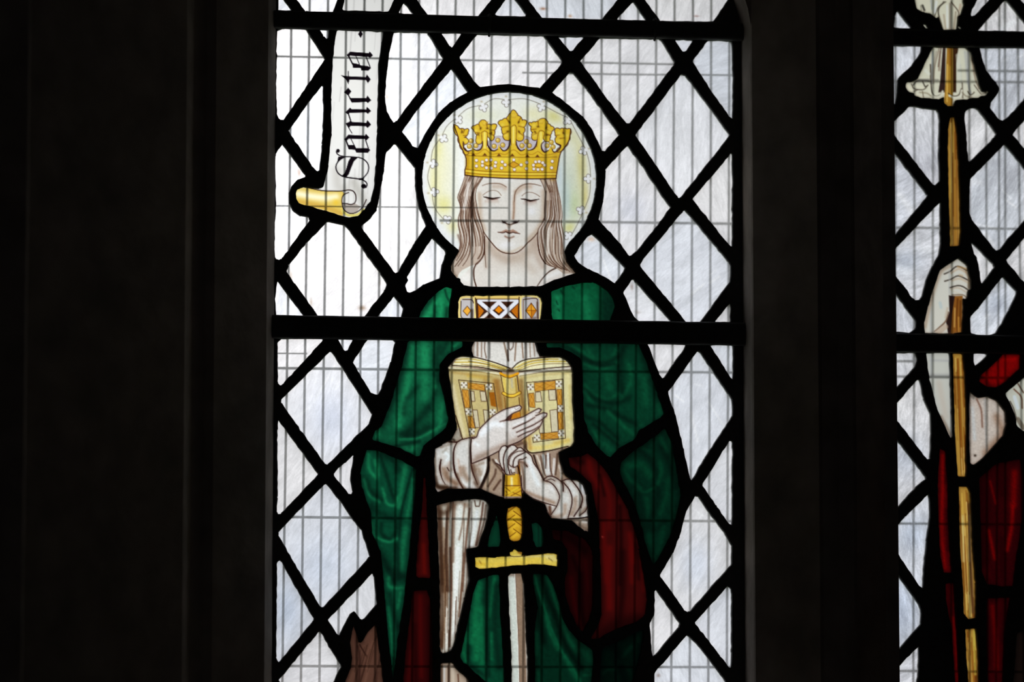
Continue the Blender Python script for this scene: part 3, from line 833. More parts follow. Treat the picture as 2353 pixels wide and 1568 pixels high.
ez.wash("i 905 480 905 620 893 770", 3, (176, 148, 128), .7)
ez.line("i 370 365 440 310 540 280 630 302 685 370", 1.6, (160, 138, 120), .8); ez.line("i 1040 375 1110 322 1200 315 1290 350 1345 388", 1.8, (158, 136, 120), .8)
ez.line("i 380 392 450 408 530 425 600 415 665 402", (1.4, 3.4, 4.8, 3.4, 1.6), (58, 32, 24)); ez.line("i 1025 428 1100 438 1180 460 1260 448 1335 432", (1.4, 3.2, 4.6, 3, 1.4), (58, 32, 24))
ez.wash("i 450 430 530 445 620 432", 3, (180, 150, 140), .6); ez.wash("i 1100 470 1190 482 1280 465", 3, (176, 150, 140), .6)
ez.line("i 700 800 720 828 770 850 830 872 900 850 960 832 990 795", (1.4, 2.6, 3, 2.8, 3, 2.6, 1.2), (92, 66, 54), .9)
ez.blob(1060 + 735 * .13393, 400 + 828 * .13393, 4.5, 2.6, (50, 34, 34), .9); ez.blob(1060 + 925 * .13393, 400 + 825 * .13393, 6, 2.8, (50, 34, 34), .9)
ez.wash("i 790 870 820 920 850 870", 4, (190, 170, 154), .6)
ez.fill("i 625 1000 690 985 765 950 822 968 890 950 950 985 1005 1025 880 1000 822 1018 760 998", (188, 156, 138), .85, 2)
ez.line("i 625 1000 720 1008 765 992 822 1018 885 1000 940 1015 1008 1026", (1.4, 2.6, 2.6, 3.2, 2.6, 2.4, 1.2), (112, 78, 66)); ez.wash("i 750 1070 822 1100 900 1075", 3.5, (166, 136, 120), .8); ez.wash("i 820 1110 822 1150", 4, (188, 166, 150), .7)
ez.line("i 300 700 330 860 400 1020 480 1130 600 1270 700 1340 820 1366 940 1352 1050 1280 1130 1190 1230 1100 1310 1000 1370 890 1412 770", (1.4, 2.2, 2.4, 2.4, 1.6), (112, 76, 58))


def interp_curves(c0, c1, k):
    a_, b_ = spline(c0, 6), spline(c1, 6)
    tt = np.linspace(0, 1, 14)
    ra = np.stack([np.interp(tt, np.linspace(0, 1, len(a_)), a_[:, q]) for q in (0, 1)], 1)
    rb = np.stack([np.interp(tt, np.linspace(0, 1, len(b_)), b_[:, q]) for q in (0, 1)], 1)
    return [ra + (rb - ra) * t_ for t_ in np.linspace(0, 1, k)]


HL0, HL1 = P("l 655 20 600 190 552 330 596 470 558 650 592 900 560 1090 455 1290"), P("l 915 35 815 200 800 330 850 600 890 720 922 900 915 1120 800 1250")
HR0, HR1 = P("m 345 50 370 200 410 380 432 550 422 700 452 850 458 1080 500 1220 625 1375"), P("m 120 55 200 250 190 450 190 620 100 780 95 920 125 1110 200 1240 340 1295")
ez.fill(np.concatenate([spline(HL0, 5), P("l 450 1300 480 1400 535 1445 580 1370 620 1330 720 1280"), spline(HL1, 5)[::-1]]), (212, 200, 188), label='hair')
ez.fill(np.concatenate([spline(HR0, 5), P("m 450 1385"), spline(HR1, 5)[::-1]]), (208, 194, 180), label='hair2')
for c0, c1, k in ((HL0, HL1, 19), (HR0, HR1, 17)):
    for n_, c in enumerate(interp_curves(c0, c1, k)):
        wob = np.stack([np.sin(np.linspace(0, 8 + n_ % 3, 14) + n_ * .5) * 2.4, np.zeros(14)], 1)
        q = c + wob * (0 if n_ in (0, k - 1) else 1)
        i0 = 0 if n_ in (0, k - 1) else random.choice((0, 0, 1, 3)); i1 = 14 if n_ in (0, k - 1) else random.choice((14, 13, 11))
        cc = (112, 80, 64) if n_ % 2 == 0 else (150, 124, 106)
        ez.line(q[i0:i1], (1.2, 2.4, 1.6) if n_ % 2 == 0 else 1.4, cc, .85)
        if n_ % 3 == 1: ez.line(q[2:12] + [2.4, 0], (1, 3.6, 1), (236, 232, 226), .75, soft=2)
        if n_ % 4 == 3: ez.wash(q[3:9], 3, (150, 126, 108), .6)
ez.wash("l 700 130 680 300 640 480", 8, (240, 238, 234), .75); ez.wash("l 760 260 735 420 745 600", 4, (90, 66, 54), .7); ez.line("l 920 900 920 1080 880 1180 820 1250", (2, 3.4, 2), (100, 64, 48)); ez.wash("m 210 240 195 450 190 640", 3, (100, 76, 64), .6)
ez.wash("m 270 760 235 950 240 1100", 8, (238, 234, 226), .75); ez.wash("m 480 1230 540 1300 600 1370", 7, (110, 92, 76), .6); ez.line("m 95 800 95 930 125 1110 200 1245", (1.6, 3, 2.4), (104, 70, 54))
ez.wash("l 560 850 600 1000 540 1130", 5, (128, 98, 82), .6); ez.wash("l 470 1290 500 1380 540 1430", 6, (150, 132, 112), .6)
# crown
GOLD, GDK, GLT, ED = (224, 190, 54), (190, 146, 34), (242, 226, 110), (84, 46, 34)
for pl in ("L 745 700 830 640 930 605 1010 640 1110 690 1100 800 1000 860 930 800 850 860 770 820", "L 1220 690 1300 620 1370 605 1480 650 1570 680 1550 790 1480 850 1400 800 1300 850 1240 790", "L 1640 720 1700 690 1760 760 1740 880 1660 850", "L 540 700 640 720 640 820 560 850"):
    ez.fill(pl, (206, 200, 206))
ez.line("L 760 700 830 640 930 605 1010 630", 1.2, (150, 140, 140), .7); ez.line("L 1260 650 1370 605 1480 650", 1.2, (150, 140, 140), .7)
cp = ["L 320 820 345 830 400 866 462 852 490 790 510 835 560 852 615 835 690 780 755 810 790 842 850 864 908 832 930 740 950 805 1005 860 1060 842 1100 780 1180 740 1240 792 1300 858 1362 835 1388 790 1420 850 1500 838 1550 785 1600 740 1655 825 1700 884 1765 852 1800 790 1830 835 1865 884 1940 842 1975 770 2040 790 1990 870 1960 930 1940 1010 1900 1260 1890 1325 1500 1330 1000 1318 600 1295 362 1268 358 1180 380 1100 375 980 340 900",
      "L 165 415 210 430 250 470 270 490 330 485 345 505 375 490 415 490 412 540 385 600 345 630 400 660 415 710 350 750 325 700 330 800 380 860 420 900 350 920 320 850 265 740 240 620",
      "L 465 465 530 430 590 410 610 365 665 335 715 365 740 415 800 420 890 415 880 470 850 510 860 560 840 600 850 640 800 690 770 640 735 600 640 600 635 730 560 740 545 640 560 590 525 540 500 500",
      "L 640 545 690 520 735 545 725 780 760 860 690 900 600 860 650 780",
      "L 915 380 985 335 1060 310 1085 270 1130 220 1170 165 1225 215 1250 265 1300 290 1320 340 1400 355 1385 410 1350 460 1370 500 1340 560 1345 610 1330 680 1230 680 1220 560 1130 560 1120 670 1060 680 1010 650 1005 580 980 520 985 460 940 420",
      "L 1130 460 1175 425 1225 460 1215 760 1270 870 1180 900 1080 870 1135 760",
      "L 1430 385 1480 385 1550 370 1590 360 1690 310 1735 345 1760 400 1810 440 1865 475 1820 530 1800 590 1790 650 1780 700 1700 690 1690 600 1590 600 1580 670 1500 670 1485 600 1500 550 1470 500 1480 450",
      "L 1595 560 1640 515 1700 545 1680 640 1640 740 1660 850 1580 900 1500 860 1570 790",
      "L 1885 480 1960 490 2020 480 2080 490 2140 490 2130 600 2105 700 2040 800 1970 870 1900 870 1960 800 1970 760 1900 730 1880 690 1900 620 1880 560"]


def scallop(q, amp):
    q = np.asarray(q); sg = 1 if area(q) > 0 else -1; o_ = []
    for i in range(len(q)):
        a_, b_ = q[i], q[(i + 1) % len(q)]; e_ = b_ - a_
        nn = np.array([e_[1], -e_[0]]) * sg
        o_ += [a_, a_ + e_ * .25 + nn * amp * .75, a_ + e_ * .5 + nn * amp, a_ + e_ * .75 + nn * amp * .75]
    return np.array(o_)


cp = [scallop(P(c_), .16) if n_ in (1, 2, 4, 6, 8) else P(c_) for n_, c_ in enumerate(cp)]
for pl in cp: ez.fill(pl, GOLD, label='crown')
for n_ in (1, 2, 4, 6, 8):
    q = cp[n_]; ez.line(np.concatenate([q, q[:1]]), 1.9, ED, .9, smooth=False)
for n_ in (3, 5, 7):
    ez.fill(cp[n_], (228, 196, 62)); q = cp[n_]
    ez.line(q[[6 if n_ != 7 else 7, -1, 0, 1, 2]] if False else q[[-1, 0, 1, 2, 3]], 1.7, (140, 92, 30), .9); ez.line([(q[1] + [0, 5]), (q[1] + [0, 40])], 4.2, (246, 232, 130), .9, soft=3)
for x, y, a_ in ((1180, 300, .8), (690, 430, .8), (1640, 400, .8)):
    for dx in (-60, -20, 20, 60): ez.line([(1020 + (x + dx * .4) * .136, 230 + y * .136), (1020 + (x + dx) * .136, 230 + (y - 70) * .136)], 1.2, (176, 126, 30), .7)
    ez.blob(1020 + x * .136, 230 + (y - 40) * .136, 7, 5, (240, 212, 90), .6)
for pts in ("L 1060 315 1112 395", "L 980 460 1085 440", "L 1005 580 1080 545", "L 1300 295 1252 385", "L 1352 462 1262 440", "L 1345 605 1265 545", "L 590 412 625 490", "L 530 545 610 560", "L 720 400 735 470", "L 850 512 770 500", "L 845 600 760 560", "L 1590 362 1598 450", "L 1472 500 1560 490", "L 1490 600 1570 560", "L 1740 400 1730 480", "L 1815 530 1740 500", "L 1795 600 1730 570", "L 2022 485 2020 560", "L 1885 600 1950 590", "L 1960 650 2040 640", "L 300 490 305 550", "L 390 600 330 600", "L 345 505 330 560"):
    ez.line(pts, (2.2, 1.2), (120, 74, 24), .85); ez.wash(pts, 3, (176, 130, 30), .5)
for x, y in ((620, 480), (735, 480), (580, 580), (800, 560), (1105, 370), (1265, 375), (1080, 530), (1270, 535), (1590, 450), (1730, 470), (1540, 540), (1740, 590), (2020, 560), (305, 540)):
    ez.blob(1020 + x * .136, 230 + y * .136, 3.4, 2.2, (92, 56, 20), .85, rot=x % 3)
for x, y in ((380, 690), (990, 420), (1050, 600), (1290, 610), (1330, 420), (540, 520), (810, 470), (1530, 600), (1520, 430), (1790, 520), (1940, 560), (1940, 690), (2080, 600), (590, 690), (790, 620)):
    ez.blob(1020 + x * .136, 230 + y * .136, 5, 4, (238, 216, 96), .7)
for pts in ("L 322 730 340 820 400 866 462 850", "L 505 830 560 852 620 832 650 770 652 700", "L 735 680 745 770 790 840 850 862 908 830", "L 948 800 1000 858 1060 842 1100 780 1118 690", "L 1220 700 1240 790 1300 858 1362 832", "L 1420 850 1500 836 1550 782 1572 700",
            "L 1690 700 1650 740 1650 820 1700 882 1765 850", "L 1828 830 1860 882 1940 842 1975 770 1900 735"):
    ez.line(pts, (1.8, 3.6, 2.2), (74, 40, 40))
for pts in ("L 380 880 560 910 690 830 800 915 930 900 1040 920 1180 840 1300 925 1400 910 1500 920 1590 870 1680 930 1800 920 1950 880",):
    ez.line(pts, 2, (176, 124, 30), .7)
for n_, (x, y) in enumerate(((460, 690), (430, 782), (540, 772), (912, 680), (850, 780), (995, 762), (1395, 702), (1320, 772), (1445, 772), (1815, 715), (1745, 772), (1845, 792))):
    X_, Y_ = 1020 + x * .136, 230 + y * .136
    ez.blob(X_, Y_, 5.8, 5.8, (120, 84, 30), hard=True); ez.blob(X_, Y_, 4.8, 4.8, (206, 172, 70), hard=True); ez.blob(X_ - 1.4, Y_ - 1.6, 2.4, 2.2, (248, 232, 170), .95); dot_mark(ez, X_, Y_, 5.8, 'bead%d' % n_)
ez.wash("L 400 960 395 1240", 8, GDK, .8); ez.wash("L 1890 960 1840 1300", 12, (196, 158, 48), .8); ez.wash("L 1700 1000 1680 1290", 10, (204, 166, 50), .7); ez.wash("L 850 1000 1000 1010 1200 1000", 10, (240, 218, 80), .8); ez.wash("L 1100 1150 1290 1160", 6, (240, 220, 90), .6)
ez.line("L 370 938 700 952 1100 965 1500 970 1910 962", 1.5, (132, 88, 26), .8)
for x, y in ((500, 932), (690, 930), (930, 938), (1155, 940), (1410, 955), (1580, 955)):
    ez.fill(np.array([(1020 + (x - 40) * .136, 230 + (y + 12) * .136), (1020 + x * .136, 230 + (y - 36) * .136), (1020 + (x + 40) * .136, 230 + (y + 12) * .136)]), (110, 62, 26))
for pts in ("L 362 1165 700 1203 1300 1224 1895 1226", "L 362 1228 700 1258 1300 1276 1890 1272"): ez.line(pts, 1.8, (150, 100, 22), .9)
ez.line("L 362 1195 700 1232 1300 1250 1890 1250", 3, (244, 222, 92), .8); ez.line("L 352 1268 600 1296 1000 1320 1500 1331 1895 1326", 2.6, (78, 40, 40))
ez.line("L 165 415 240 620 265 740 320 850 350 920 375 990 378 1100 356 1180 354 1268", 2.4, (84, 46, 34)); ez.line("L 2140 490 2130 600 2105 700 2040 800 1985 870 1955 950 1935 1060 1892 1326", 2.4, (84, 46, 34))
for n_, (x, y) in enumerate(((550, 1020), (550, 1115), (650, 1045), (720, 1015), (795, 1010), (875, 1055), (865, 1115), (800, 1150), (720, 1145), (650, 1105), (985, 1045), (1035, 1095), (975, 1150), (1180, 1010), (1190, 1175), (1305, 1095), (1400, 1055), (1395, 1160), (1515, 1100), (1550, 1045), (1610, 1040),
             (1670, 1060), (1705, 1100), (1660, 1170), (1590, 1175), (1520, 1165), (1830, 1035), (1820, 1145))):
    X_, Y_ = 1020 + x * .136, 230 + y * .136
    ez.blob(X_, Y_ + .5, 4.3, 4.4, (140, 98, 44), .9, hard=True); ez.blob(X_, Y_, 3.3, 3.2, (240, 232, 226), hard=True); dot_mark(ez, X_, Y_, 4.2, 'pearl%d' % n_)
for x, y in ((750, 1080), (1600, 1110)):
    X_, Y_ = 1020 + x * .136, 230 + y * .136
    ez.blob(X_, Y_, 9, 5, (150, 100, 20), hard=True); ez.blob(X_, Y_ - .6, 7.8, 3.6, (234, 190, 50), hard=True); dot_mark(ez, X_, Y_, 5, 'jewel%d' % x)
ez.fill("L 1085 1095 1180 1040 1275 1095 1180 1150", (214, 160, 40), label='jewel_diamond'); ez.line("L 1085 1095 1180 1040 1275 1095 1180 1150 1085 1095", 1.4, (130, 84, 24), smooth=False)

# ---- brooch
base(ez, H1['brooch'], (74, 44, 30), 'clasp')
for pts, w, c in (("h 510 130 1520 130", 7, (234, 208, 128)), ("h 575 205 1470 205", 5, (222, 222, 226)), ("h 600 235 1010 575", 9, (226, 228, 234)), ("h 1440 235 1075 575", 9, (226, 228, 234)), ("h 900 375 1042 245 1172 372", 9, (224, 224, 230)),
                  ("h 625 632 785 498", 7, (226, 220, 214)), ("h 1405 625 1275 500", 7, (222, 218, 212)), ("h 600 626 1430 626", 4, (230, 224, 200))):
    ez.line(pts, w, c, smooth=False)
for pl, c in (("h 575 300 705 440 585 610", (206, 130, 30)), ("h 1475 285 1320 440 1465 600", (206, 128, 30)), ("h 1042 330 1125 420 1042 492 950 420", (230, 146, 24))):
    ez.fill(pl, c)
for k in range(5):
    ez.line([(1040 + 575 * .102, 670 + (340 + k * 55) * .102), (1040 + (700 - abs(k - 2) * 40) * .102, 670 + (400 + k * 22) * .102)], 1, (150, 80, 20), .6); ez.line([(1040 + 1470 * .102, 670 + (330 + k * 55) * .102), (1040 + (1330 + abs(k - 2) * 40) * .102, 670 + (400 + k * 22) * .102)], 1, (150, 80, 20), .6)
for pl, fr in (("h 150 660 150 210 215 140 400 130 510 210 515 660", "h 150 660 150 210 215 140 400 130 500 210 510 660"), ("h 1530 670 1530 130 1900 110 1995 190 1990 670", "h 1540 670 1545 140 1890 120 1985 200 1975 670")):
    ez.fill(pl, (196, 192, 192)); ez.line(fr, 5.5, (232, 214, 146)); 
ez.line("h 190 220 190 560 300 640", 1.8, (70, 50, 40)); ez.line("h 230 180 430 190 470 260", 2, (90, 60, 40)); ez.wash("h 440 420 440 600", 5, (80, 62, 50), .8); ez.line("h 1605 180 1890 160 1910 300 1930 640", 2, (80, 50, 36)); ez.wash("h 1910 250 1915 600", 4, (96, 66, 50), .8); ez.line("h 1590 180 1590 640", 1.8, (110, 74, 40)); ez.wash("h 1700 640 1860 600", 6, (110, 90, 80), .7)
for pl, c in (("h 330 330 410 430 330 545 235 440", (232, 178, 76)), ("h 1770 260 1890 430 1780 605 1645 430", (224, 164, 54))):
    ez.fill(pl, c); q = P(pl); ez.line(np.concatenate([q, q[:1]]), 1.5, (96, 56, 24), smooth=False)
ez.fill("h 1770 430 1890 430 1780 605", (196, 130, 40)); ez.line("h 1770 270 1775 600", 1.2, (130, 70, 20)); ez.line("h 1650 430 1885 430", 1.2, (130, 70, 20)); ez.line("h 515 150 545 660", 2.4, (70, 40, 26)); ez.line("h 1500 130 1490 660", 2.4, (80, 46, 28))

# ---- central piece: robe, book, hands, sleeves, sword grip
WH, FOLD, FDK = (224, 223, 219), (150, 126, 106), (92, 66, 52)
base(ez, H1['central'], (188, 172, 156), 'robe')
ez.fill("h 420 1080 1900 1100 1960 1500 1500 1720 1000 1720 420 1460", (224, 222, 217), label='robe2')
for pts, w, c, a in (("h 560 1110 560 1450", 4, FOLD, .7), ("h 655 1110 650 1480", 2.4, FOLD, .8), ("h 730 1110 720 1300 760 1500", 2.6, (120, 96, 80), .7), ("h 840 1110 840 1500", 3, (150, 146, 142), .7), ("h 1150 1110 1190 1300 1250 1560", 4, (150, 130, 112), .8), ("h 1265 1110 1270 1290 1300 1320 1360 1250 1370 1120", 2.6, (120, 100, 88), .8),
                     ("h 1240 1320 1260 1560", 3, (110, 90, 80), .8), ("h 1430 1110 1400 1560", 3.2, FOLD, .8), ("h 1560 1120 1590 1500", 3, FOLD, .8), ("h 1650 1120 1660 1500", 5, (160, 150, 142), .7), ("h 1740 1120 1750 1480", 2.4, FOLD, .7), ("h 1820 1130 1850 1460", 2.4, FOLD, .7), ("h 480 1120 460 1400", 5, (178, 166, 152), .7)):
    ez.line(pts, w, c, a, soft=2.5)
# book
CR, OR = (216, 204, 150), (206, 150, 56)
ez.fill("W -40 210 790 320 870 900 740 980 400 1300 205 1300 135 1150 105 1000 35 640", (204, 190, 138), label='cover')
ez.fill("W 1050 335 1870 260 1880 700 1910 1150 1910 1370 1790 1430 1250 1505 1165 1450 1080 700", (220, 212, 166), label='cover')
ez.fill("W 780 320 1050 330 1180 980 1180 1440 860 1000", (196, 166, 96), label='cover')
ez.wash("W 60 500 140 850 240 1270", 9, (226, 216, 180), .85); ez.wash("W 1800 330 1820 800 1830 1280", 8, (232, 224, 172), .85); ez.wash("W 1240 1440 1500 1420 1800 1330", 9, (230, 212, 134), .9); ez.wash("W 700 430 760 800", 12, (178, 136, 66), .7); ez.wash("W 1110 400 1140 900", 9, (176, 152, 100), .7); ez.wash("W 300 350 560 380", 8, (210, 184, 96), .8)
ez.fill("W 60 190 150 80 240 50 450 85 700 155 915 230 870 280 500 225 20 210", (236, 232, 200), label='pages')
ez.fill("W 965 240 1060 155 1200 105 1400 80 1690 68 1780 120 1850 205 1500 245 1070 290 1000 290", (234, 230, 196), label='pages')
for pts, w, c in (("W 120 110 300 100 500 130 880 240", 2, (196, 170, 60)), ("W 100 150 450 160 860 258", 2.4, (204, 178, 70)), ("W 300 130 600 180 850 250", 1.4, (120, 96, 50)), ("W 200 180 600 215 840 268", 1.4, (150, 120, 60)),
                  ("W 1000 235 1200 140 1450 105 1650 105", 2.2, (206, 180, 66)), ("W 1030 262 1250 170 1500 140 1760 140", 2.6, (210, 186, 80)), ("W 1060 270 1300 195 1600 170 1800 175", 1.4, (140, 110, 60)), ("W 1040 230 1250 140 1500 112", 1.2, (120, 96, 50))):
    ez.line(pts, w, c, .9)
ez.line("W -10 232 400 262 780 325", 5, (226, 220, 190)); ez.line("W 60 196 500 226 800 296", 2.2, (76, 54, 34)); ez.line("W 20 262 400 285 770 345", 1.6, (150, 124, 70), .8); ez.line("W 1055 330 1450 268 1850 236", 5, (222, 218, 206)); ez.line("W 1060 290 1450 244 1850 208", 2.4, (96, 76, 60)); ez.line("W 1070 358 1450 296 1850 262", 1.8, (150, 136, 110), .8)
ez.line("W 190 62 300 58 450 86 700 155 925 238", 2.6, (70, 50, 34)); ez.line("W 965 236 1060 152 1200 103 1450 78 1690 66", 2.6, (70, 50, 34)); ez.blob(1030 + 930 * .153, 810 + 275 * .153, 10, 4.5, (110, 92, 60), .9)
ez.fill("W 795 340 1035 335 1060 620 835 625", (216, 200, 138), label='spine'); ez.fill("W 850 660 1065 650 1095 1000 860 1000", (206, 186, 122), label='spine')
ez.wash("W 840 400 860 600", 6, (228, 206, 110), .8); ez.wash("W 950 380 960 520", 5, (190, 186, 170), .7); ez.wash("W 1010 400 1030 600", 4, (176, 146, 70), .8); ez.line("W 785 318 850 352 930 364 1045 318", 6, (230, 178, 48)); ez.line("W 780 335 850 372 930 384 1045 340", 1.5, (120, 76, 24))
ez.line("W 825 615 900 652 980 655 1078 605", 8, (120, 78, 26)); ez.line("W 828 615 900 650 980 653 1072 607", 5.4, (234, 202, 82)); ez.line("W 790 350 812 480 835 590", 1.8, FDK); ez.line("W 1035 360 1048 480 1060 580", 2.4, FDK); ez.line("W 848 680 862 860", 1.8, (120, 70, 40)); ez.line("W 1062 680 1085 980", 2, (100, 66, 36)); ez.fill("W 930 930 1080 900 1085 990 930 1010", (204, 144, 44))
for pts, w, c, a in (("W 740 440 780 700 800 880", 12, (150, 104, 50), .6), ("W 1090 420 1110 700 1140 930", 8, (140, 106, 60), .6), ("W 560 420 640 560 680 800", 12, (166, 132, 74), .5), ("W 60 300 300 330 640 370", 6, (184, 156, 92), .6), ("W 1100 390 1400 340 1800 310", 6, (196, 178, 120), .5), ("W 880 390 900 600", 5, (238, 224, 160), .6), ("W 870 700 880 860", 6, (178, 146, 84), .6), ("W 1600 1360 1800 1320", 8, (214, 186, 100), .5), ("W 1190 900 1210 1250 1230 1440", 9, (196, 150, 74), .6), ("W 1820 500 1840 1000", 6, (214, 198, 130), .5)):
    ez.wash(pts, w, c, a)
# cover panels
for pl in ("W 290 452 548 488 548 578 300 546", "W 205 560 300 565 332 832 250 832", "W 295 962 360 962 402 1138 310 1132", "W 1290 462 1606 428 1610 552 1300 588", "W 1630 560 1706 555 1716 792 1640 792", "W 1642 902 1722 900 1732 1150 1660 1162", "W 1385 1220 1650 1195 1656 1292 1390 1312", "W 1205 620 1285 610 1306 832 1220 822"):
    q = P(pl); ez.fill(q, OR, label='inlay%d' % int(q[0, 0] + q[0, 1]))
    a_, b_, c_, d_ = q[:4]
    vert = np.linalg.norm(b_ - a_) < np.linalg.norm(d_ - a_)
    for t0 in (0, .5):
        for s0, s1 in ((0.15, 0.85), (0.85, 0.15)):
            def at(u, v_): return (a_ * (1 - u) + b_ * u) * (1 - v_) + (d_ * (1 - u) + c_ * u) * v_
            ez.line([at(s0, t0), at(s1, t0 + .5)] if vert else [at(t0, s0), at(t0 + .5, s1)], 1.3, (160, 94, 24), .7)
    ez.line(np.concatenate([q, q[:1]]), 1.3, (104, 66, 34), .9, smooth=False)
ez.fill("W 610 600 692 600 722 822 640 802", (168, 108, 30))
for x, y in ((235, 492), (612, 520), (305, 892), (665, 900), (352, 1192), (1235, 522), (1662, 476), (1682, 842), (1696, 1218), (1330, 1282)):
    X_, Y_ = 1030 + x * .15306, 810 + y * .15306
    ez.blob(X_, Y_, 8, 8, (176, 164, 132), .85, hard=True)
    for dx, dy in ((-4, -4), (4, -4), (4, 4), (-4, 4), (0, 0)): ez.blob(X_ + dx, Y_ + dy, 3, 3, (230, 226, 216), .95, hard=True)
    for dx, dy in ((0, -5), (5, 0), (0, 5), (-5, 0)): ez.blob(X_ + dx, Y_ + dy, 1.6, 1.6, (92, 76, 56), .9)
for pts in ("W 155 415 680 468 740 885", "W 155 415 240 830 325 1255", "W 1175 455 1722 403 1758 1290 1276 1352 1268 1280", "W 1175 455 1195 680 1212 880", "W 320 560 345 730 365 860 410 1140", "W 1610 545 1640 800 1652 1190", "W 545 490 600 820 615 980"):
    ez.line(pts, 1.8, (84, 58, 40), .95, smooth=False)
for pl in ("W 332 582 385 582 402 736 350 736", "W 475 582 555 592 576 736 496 736", "W 365 866 436 866 472 1130 406 1130", "W 525 862 602 872 612 990 548 1062", "W 1305 602 1385 592 1406 742 1315 746", "W 1505 566 1610 560 1616 716 1516 722", "W 1525 872 1632 856 1652 1190 1552 1200", "W 1360 1110 1425 1010 1442 1212 1372 1215"):
    q = P(pl); ez.fill(q, (212, 204, 182), .8); ez.line(np.concatenate([q, q[:1]]), 1.5, (92, 64, 42), .9, smooth=False)
ez.line("W 110 950 160 1120 212 1300", 2.8, (70, 44, 26)); ez.line("W 1165 1380 1180 1460 1250 1510 1500 1480 1800 1410", 2.6, (70, 44, 30))
# robe folds seen between
ez.fill("X 470 330 600 150 665 20 730 270 640 330", (190, 184, 172)); ez.wash("X 560 280 580 300", 5, (70, 60, 50), .9); ez.wash("X 690 60 720 200", 4, (110, 90, 70), .7)
for pts, w, c, a in (("X 1290 640 1300 820 1250 1000 1120 1290", 7, (52, 34, 28), .95), ("X 1340 760 1350 1000 1240 1250", 8, (196, 180, 160), .7), ("X 1440 900 1420 1020 1280 1250", 4, (110, 82, 66), .8), ("X 1520 930 1500 1100 1340 1340", 9, (188, 170, 150), .7), ("X 1540 1120 1400 1320", 4, (96, 66, 52), .8), ("X 1380 700 1420 760 1590 960", 5, (110, 86, 70), .8), ("X 1600 980 1590 1440", 3.5, (40, 24, 20), .95), ("X 1880 380 2040 330 2060 440", 9, (120, 92, 76), .7)):
    ez.line(pts, w, c, a, soft=4)
ez.fill("Y 575 305 1000 250 960 400 1040 600 1170 690 1030 725 870 640 745 695 620 470", (184, 166, 150), label='robe3')
for pts, w, c, a in (("Y 640 330 700 480 760 650", 4.5, (226, 218, 206), .9), ("Y 735 320 770 480 800 620", 6, (224, 226, 224), .95), ("Y 815 300 820 450 830 620", 6.5, (230, 230, 228), .95), ("Y 910 380 900 560 890 640", 6, (228, 224, 220), .9), ("Y 985 480 1020 600 1010 690", 5, (226, 218, 208), .9), ("Y 780 320 775 520", 2.6, (86, 66, 60), .8), ("Y 840 300 850 520 880 640", 2.4, (104, 74, 64), .9), ("Y 960 300 950 460 930 620", 4, (110, 84, 68), .8), ("Y 700 330 720 500 770 640", 2, (104, 76, 64), .8), ("Y 590 320 640 480 735 690", 3.4, (62, 40, 34), .95), ("Y 1040 600 1130 680", 4, (120, 104, 84), .7)):
    ez.line(pts, w, c, a, soft=3)
# sleeve at the left
ez.fill("X 150 500 300 395 450 335 640 318 950 225 985 270 932 400 925 600 950 795 1100 740 1255 675 1258 800 1232 950 1150 1150 1070 1310 900 1330 740 1300 400 1270 200 1390 150 1250 140 800", WH, label='sleeve')
for pts, w, c, a in (("X 760 880 790 1000 860 1100", 12, (176, 154, 134), .7), ("X 660 700 700 950", 5, (214, 198, 186), .7), ("X 360 900 430 1080 600 1180", 12, (176, 152, 132), .75), ("X 1000 900 1080 900 1120 1000", 12, (180, 162, 144), .75), ("X 1000 830 1150 770 1220 760", 6, (186, 170, 154), .7), ("X 420 470 340 540", 5, (196, 192, 182), .8), ("X 480 760 470 870 520 900", 7, (200, 184, 172), .7), ("X 180 1200 260 1260 420 1270", 9, (110, 88, 68), .8), ("X 200 700 200 1050", 4, (206, 202, 194), .7)):
    ez.wash(pts, w, c, a)
ez.wash("X 400 560 470 620 430 700", 7, (236, 242, 242), .8); ez.wash("X 720 1130 820 1230", 6, (240, 242, 240), .8); ez.wash("X 1225 740 1210 900 1150 1080", 3.4, (238, 236, 232), .8)
for pts, w in (("X 640 325 575 470 558 700 592 950 680 1150 770 1310", (2.4, 4, 4.6, 3)), ("X 955 245 915 450 920 700 962 950 1062 1212", (3.6, 3, 4, 2)), ("X 300 700 278 880 320 1080 390 1210", (3.2, 4.6, 2, 1)), ("X 470 325 640 328 720 280 950 228 1010 220", (3.4, 2.8, 2.2)), ("X 430 860 470 930", 2)):
    fold(ez, pts, w, (84, 50, 44), .95, 9)
for pts, w, c, a in (("X 180 1080 230 1250 400 1290 600 1290", 9, (84, 62, 46), .75), ("X 170 560 175 900 185 1150", 5, (150, 134, 116), .6), ("X 640 1000 700 1180 790 1290", 7, (128, 100, 80), .5), ("X 960 820 1010 1000 1070 1180", 10, (132, 106, 88), .6), ("X 1010 1180 1080 1280", 8, (120, 96, 78), .5), ("X 420 980 480 1100 620 1210", 10, (150, 122, 100), .5), ("X 700 860 720 1020", 6, (176, 152, 132), .5), ("X 300 440 420 400 540 360", 5, (170, 156, 140), .5)):
    ez.wash(pts, w, c, a)
